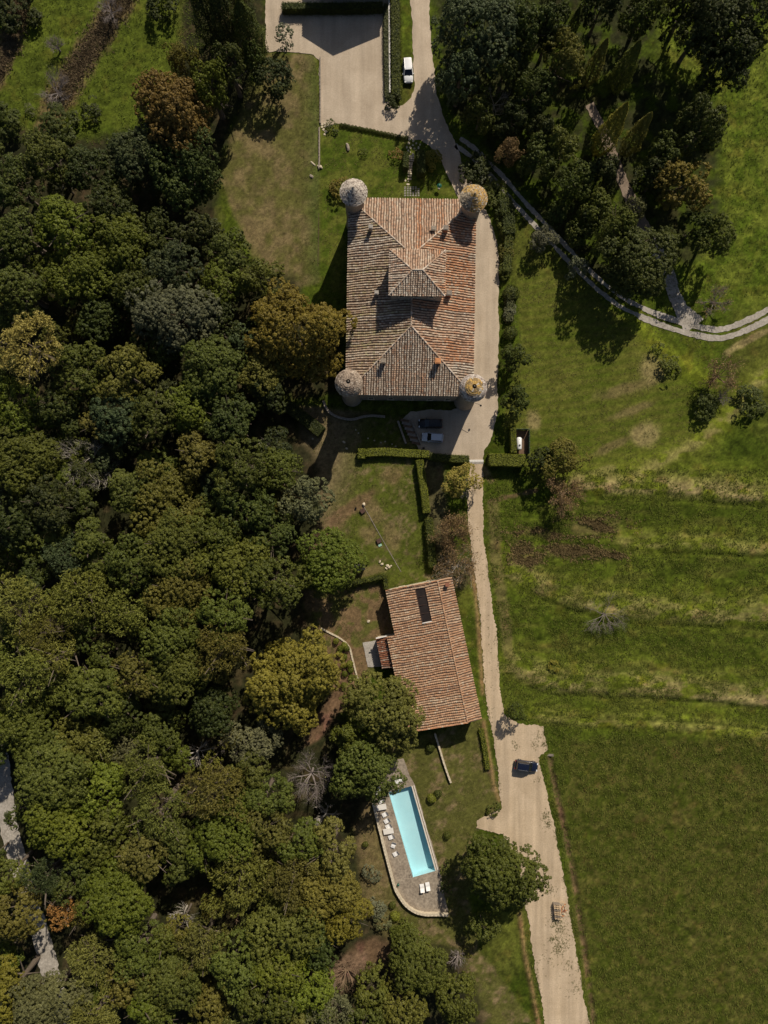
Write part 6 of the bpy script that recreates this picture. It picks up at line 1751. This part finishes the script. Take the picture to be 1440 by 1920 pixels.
for i in range(3):
    mb_ = MB(); mb_.box((0, 0, 0), (.9, .14, .04)); mb_.build('board', M['pale_wood'], rb, (-.55 + .3 * i, 1.55 - .1 * i, .12 + .05 * i), rp.uniform(-.4, .9))
# board at the head of the ditch
p = P(1031, 1416); bd = empty('footbridge', (p.x, p.y, ground_z(p.x, p.y) + .42), math.radians(-3)); tag(bd, 'two weathered boards laid across the head of the ditch', 'footbridge')
for k in (-.11, .11):
    mb_ = MB(); mb_.box((0, 0, 0), (1.5, .17, .06), jit=.01); mb_.build('board', M['grey_wood'], bd, (0, k, 0), k * .3)

# fallen logs of the west lawn edge
# ------------------------------------------------------------------ uncountable growth: meadow tufts, dead weeds, weeds on the lanes
def tufts(name, xy, size, hue_a, hue_b, label, seed, mat=None, tall_=1.0, nb=3):
    rg = np.random.RandomState(seed); n = len(xy)
    gz = ground_za(xy[:, 0], xy[:, 1])
    C = np.repeat(np.stack([xy[:, 0], xy[:, 1], gz], -1), nb, 0); m_ = len(C)
    a = rg.uniform(0, 6.283, m_); s = size * rg.uniform(.6, 1.4, m_)
    T_ = np.stack([np.cos(a), np.sin(a), tall_ * rg.uniform(.5, 1.4, m_)], -1)
    T_ /= np.linalg.norm(T_, axis=1, keepdims=True)
    B = np.stack([-np.sin(a), np.cos(a), 0 * a], -1)
    C = C + rg.normal(size=C.shape) * np.array([size * .25, size * .25, 0])
    V = np.stack([C - B * s[:, None] * .16, C + B * s[:, None] * .16, C + T_ * s[:, None]], 1)
    me = bpy.data.meshes.new(name)
    me.vertices.add(3 * m_); me.vertices.foreach_set('co', V.astype(np.float32).ravel())
    me.loops.add(3 * m_); me.loops.foreach_set('vertex_index', np.arange(3 * m_, dtype=np.int32))
    me.polygons.add(m_); me.polygons.foreach_set('loop_start', np.arange(0, 3 * m_, 3, dtype=np.int32))
    k = np.repeat(rg.rand(n), nb)[:, None] * .7 + rg.rand(m_, 1) * .3
    col = np.concatenate([np.array(hue_a) * (1 - k) + np.array(hue_b) * k, np.ones((m_, 1))], 1)
    at = me.attributes.new('col', 'FLOAT_COLOR', 'FACE'); at.data.foreach_set('color', col.astype(np.float32).ravel())
    me.update(calc_edges=True)
    o = link_mesh(name, me, M['blade']); tag(o, label, 'grass', kind='stuff'); return o
M['blade'] = mat_attr('grass_blade', .8, 6.0, .15)
rg = np.random.RandomState(4)
def scatter(n, test, seed):
    r = np.random.RandomState(seed); x = r.uniform(-80, 80, n); y = r.uniform(-105, 105, n)
    px, py = x / S + 720, 960 - y / S
    m_ = test(px, py)
    return np.stack([x[m_], y[m_]], -1)
def free(px, py, d=.2):
    x, y = (px - 720) * S, (960 - py) * S
    out_ = np.full(x.shape, 1e9)
    for poly in (W(FORECOURT), W(LANE), W(TERRACE), W(SLAB)): out_ = np.minimum(out_, poly_sdf(x, y, poly))
    return out_ > d
mead = scatter(420000, lambda px, py: (px > 915 + np.clip(py - 1350, 0, None) * .16) & (py > 880) & free(px, py) & (fnoise(px, py, 30, 7) > .38), 1)
tufts('meadow_grass', mead[:72000], .34, (.034, .050, .005), (.135, .148, .024), 'rough green meadow grass east of the lane', 2)
mead2 = scatter(160000, lambda px, py: (((px > 1200) & (py < 560)) | ((px < 400) & (py < 270))) & (poly_sdf(px, py, GROVE) > 0) & (fnoise(px, py, 30, 8) > .36), 3)
tufts('field_grass', mead2[:30000], .34, (.034, .060, .005), (.14, .17, .024), 'rough grass of the upper fields', 4)
law = scatter(240000, lambda px, py: (px > 560) & (px < 1340) & (py > 100) & (py < 1920) & (poly_sdf(px, py, WOOD) > 4) & (poly_sdf(px, py, GROVE) > 0) & ((px < 915) | (py < 900)) & free(px, py) & (fnoise(px, py, 14, 9) > .5), 5)
tufts('lawn_grass', law[:36000], .22, (.040, .058, .007), (.20, .165, .06), 'short tufts of green and dry grass on the lawns', 6)
pts_ = []
for (cx, cy, rx, ry, rot) in ((1120, 985, 66, 20, -6), (1075, 1033, 64, 14, 4), (985, 1045, 36, 28, 40), (1010, 1000, 60, 10, 5), (1150, 1040, 26, 8, 10)):
    n = int(rx * ry * 2.4); a = rg.uniform(0, 6.283, n); q = np.abs(rg.normal(size=n)) * .62; u, v = q * rx * np.cos(a), q * ry * np.sin(a); t = math.radians(rot)
    px, py = cx + u * math.cos(t) - v * math.sin(t), cy + u * math.sin(t) + v * math.cos(t)
    k = fnoise(px * .45, py * 1.5, 12, 17) > .5
    pts_.append(np.stack([(px[k] - 720) * S, (960 - py[k]) * S], -1))
tufts('dead_weeds', np.concatenate(pts_), .42, (.085, .066, .026), (.26, .185, .085), 'tall brown dead weeds in the upper meadow', 8, tall_=1.5, nb=4)
pts_ = []
for path, w_ in (([(240, -20), (190, 60), (150, 120), (110, 190)], 26), ([(40, -20), (20, 80), (-20, 160)], 20)):
    for p_ in smooth_path(path, 1.0):
        for _ in range(14): pts_.append(((p_.x + rg.normal() * w_ * .5 - 720) * S, (960 - p_.y - rg.normal() * 6) * S))
tufts('brown_scrub', np.array(pts_), .45, (.075, .055, .03), (.22, .16, .09), 'brown scrub on the bank of the corner meadow', 9, tall_=1.4, nb=5)
# weeds: along the lane edges and in the bay
pts_ = []
for poly in (LANE_L, LANE_R):
    for a, b in zip(poly[:-1], poly[1:]):
        L_ = math.hypot(b[0] - a[0], b[1] - a[1])
        for _ in range(int(L_ * .6)):
            t = rg.rand()
            if vnoise(np.array([(a[0] + (b[0] - a[0]) * t) / 13.]), np.array([(a[1] + (b[1] - a[1]) * t) / 13.]), 5)[0] < .62: continue
            pts_.append((a[0] + (b[0] - a[0]) * t + rg.normal() * 2.2, a[1] + (b[1] - a[1]) * t + rg.normal() * 1.5))
for cx, cy, r, n in ((1009, 1380, 9, 30), (1003, 1395, 8, 22), (1019, 1395, 6, 30), (965, 1393, 6, 14), (968, 1402, 5, 10), (1024, 1528, 8, 60), (1028, 1545, 8, 50), (1033, 1668, 8, 40), (1043, 1725, 12, 110), (1052, 1742, 12, 80), (1046, 1780, 10, 80), (1056, 1770, 12, 60), (1040, 1760, 8, 60),
                    (928, 1440, 4, 20), (932, 1470, 5, 30), (1008, 1462, 6, 12), (912, 1000, 5, 12), (1064, 1810, 14, 40), (1075, 1850, 16, 40), (1020, 1800, 20, 30)):
    for _ in range(n): pts_.append((cx + rg.normal() * r * .6, cy + rg.normal() * r * .6))
for _ in range(36):   # scattered along the crown of the lane
    y = rg.uniform(1000, 1330); pts_.append((np.interp(y, [1000, 1130, 1230, 1330], [896, 912, 920, 926]) + rg.normal() * 3.0, y))
pts_ = np.array(pts_); w_xy = np.stack([(pts_[:, 0] - 720) * S, (960 - pts_[:, 1]) * S], -1)
o = tufts('lane_weeds', w_xy, .22, (.065, .075, .022), (.17, .15, .06), 'small green weeds on the sandy lane', 10, tall_=.8, nb=4)
o.location.z = .06
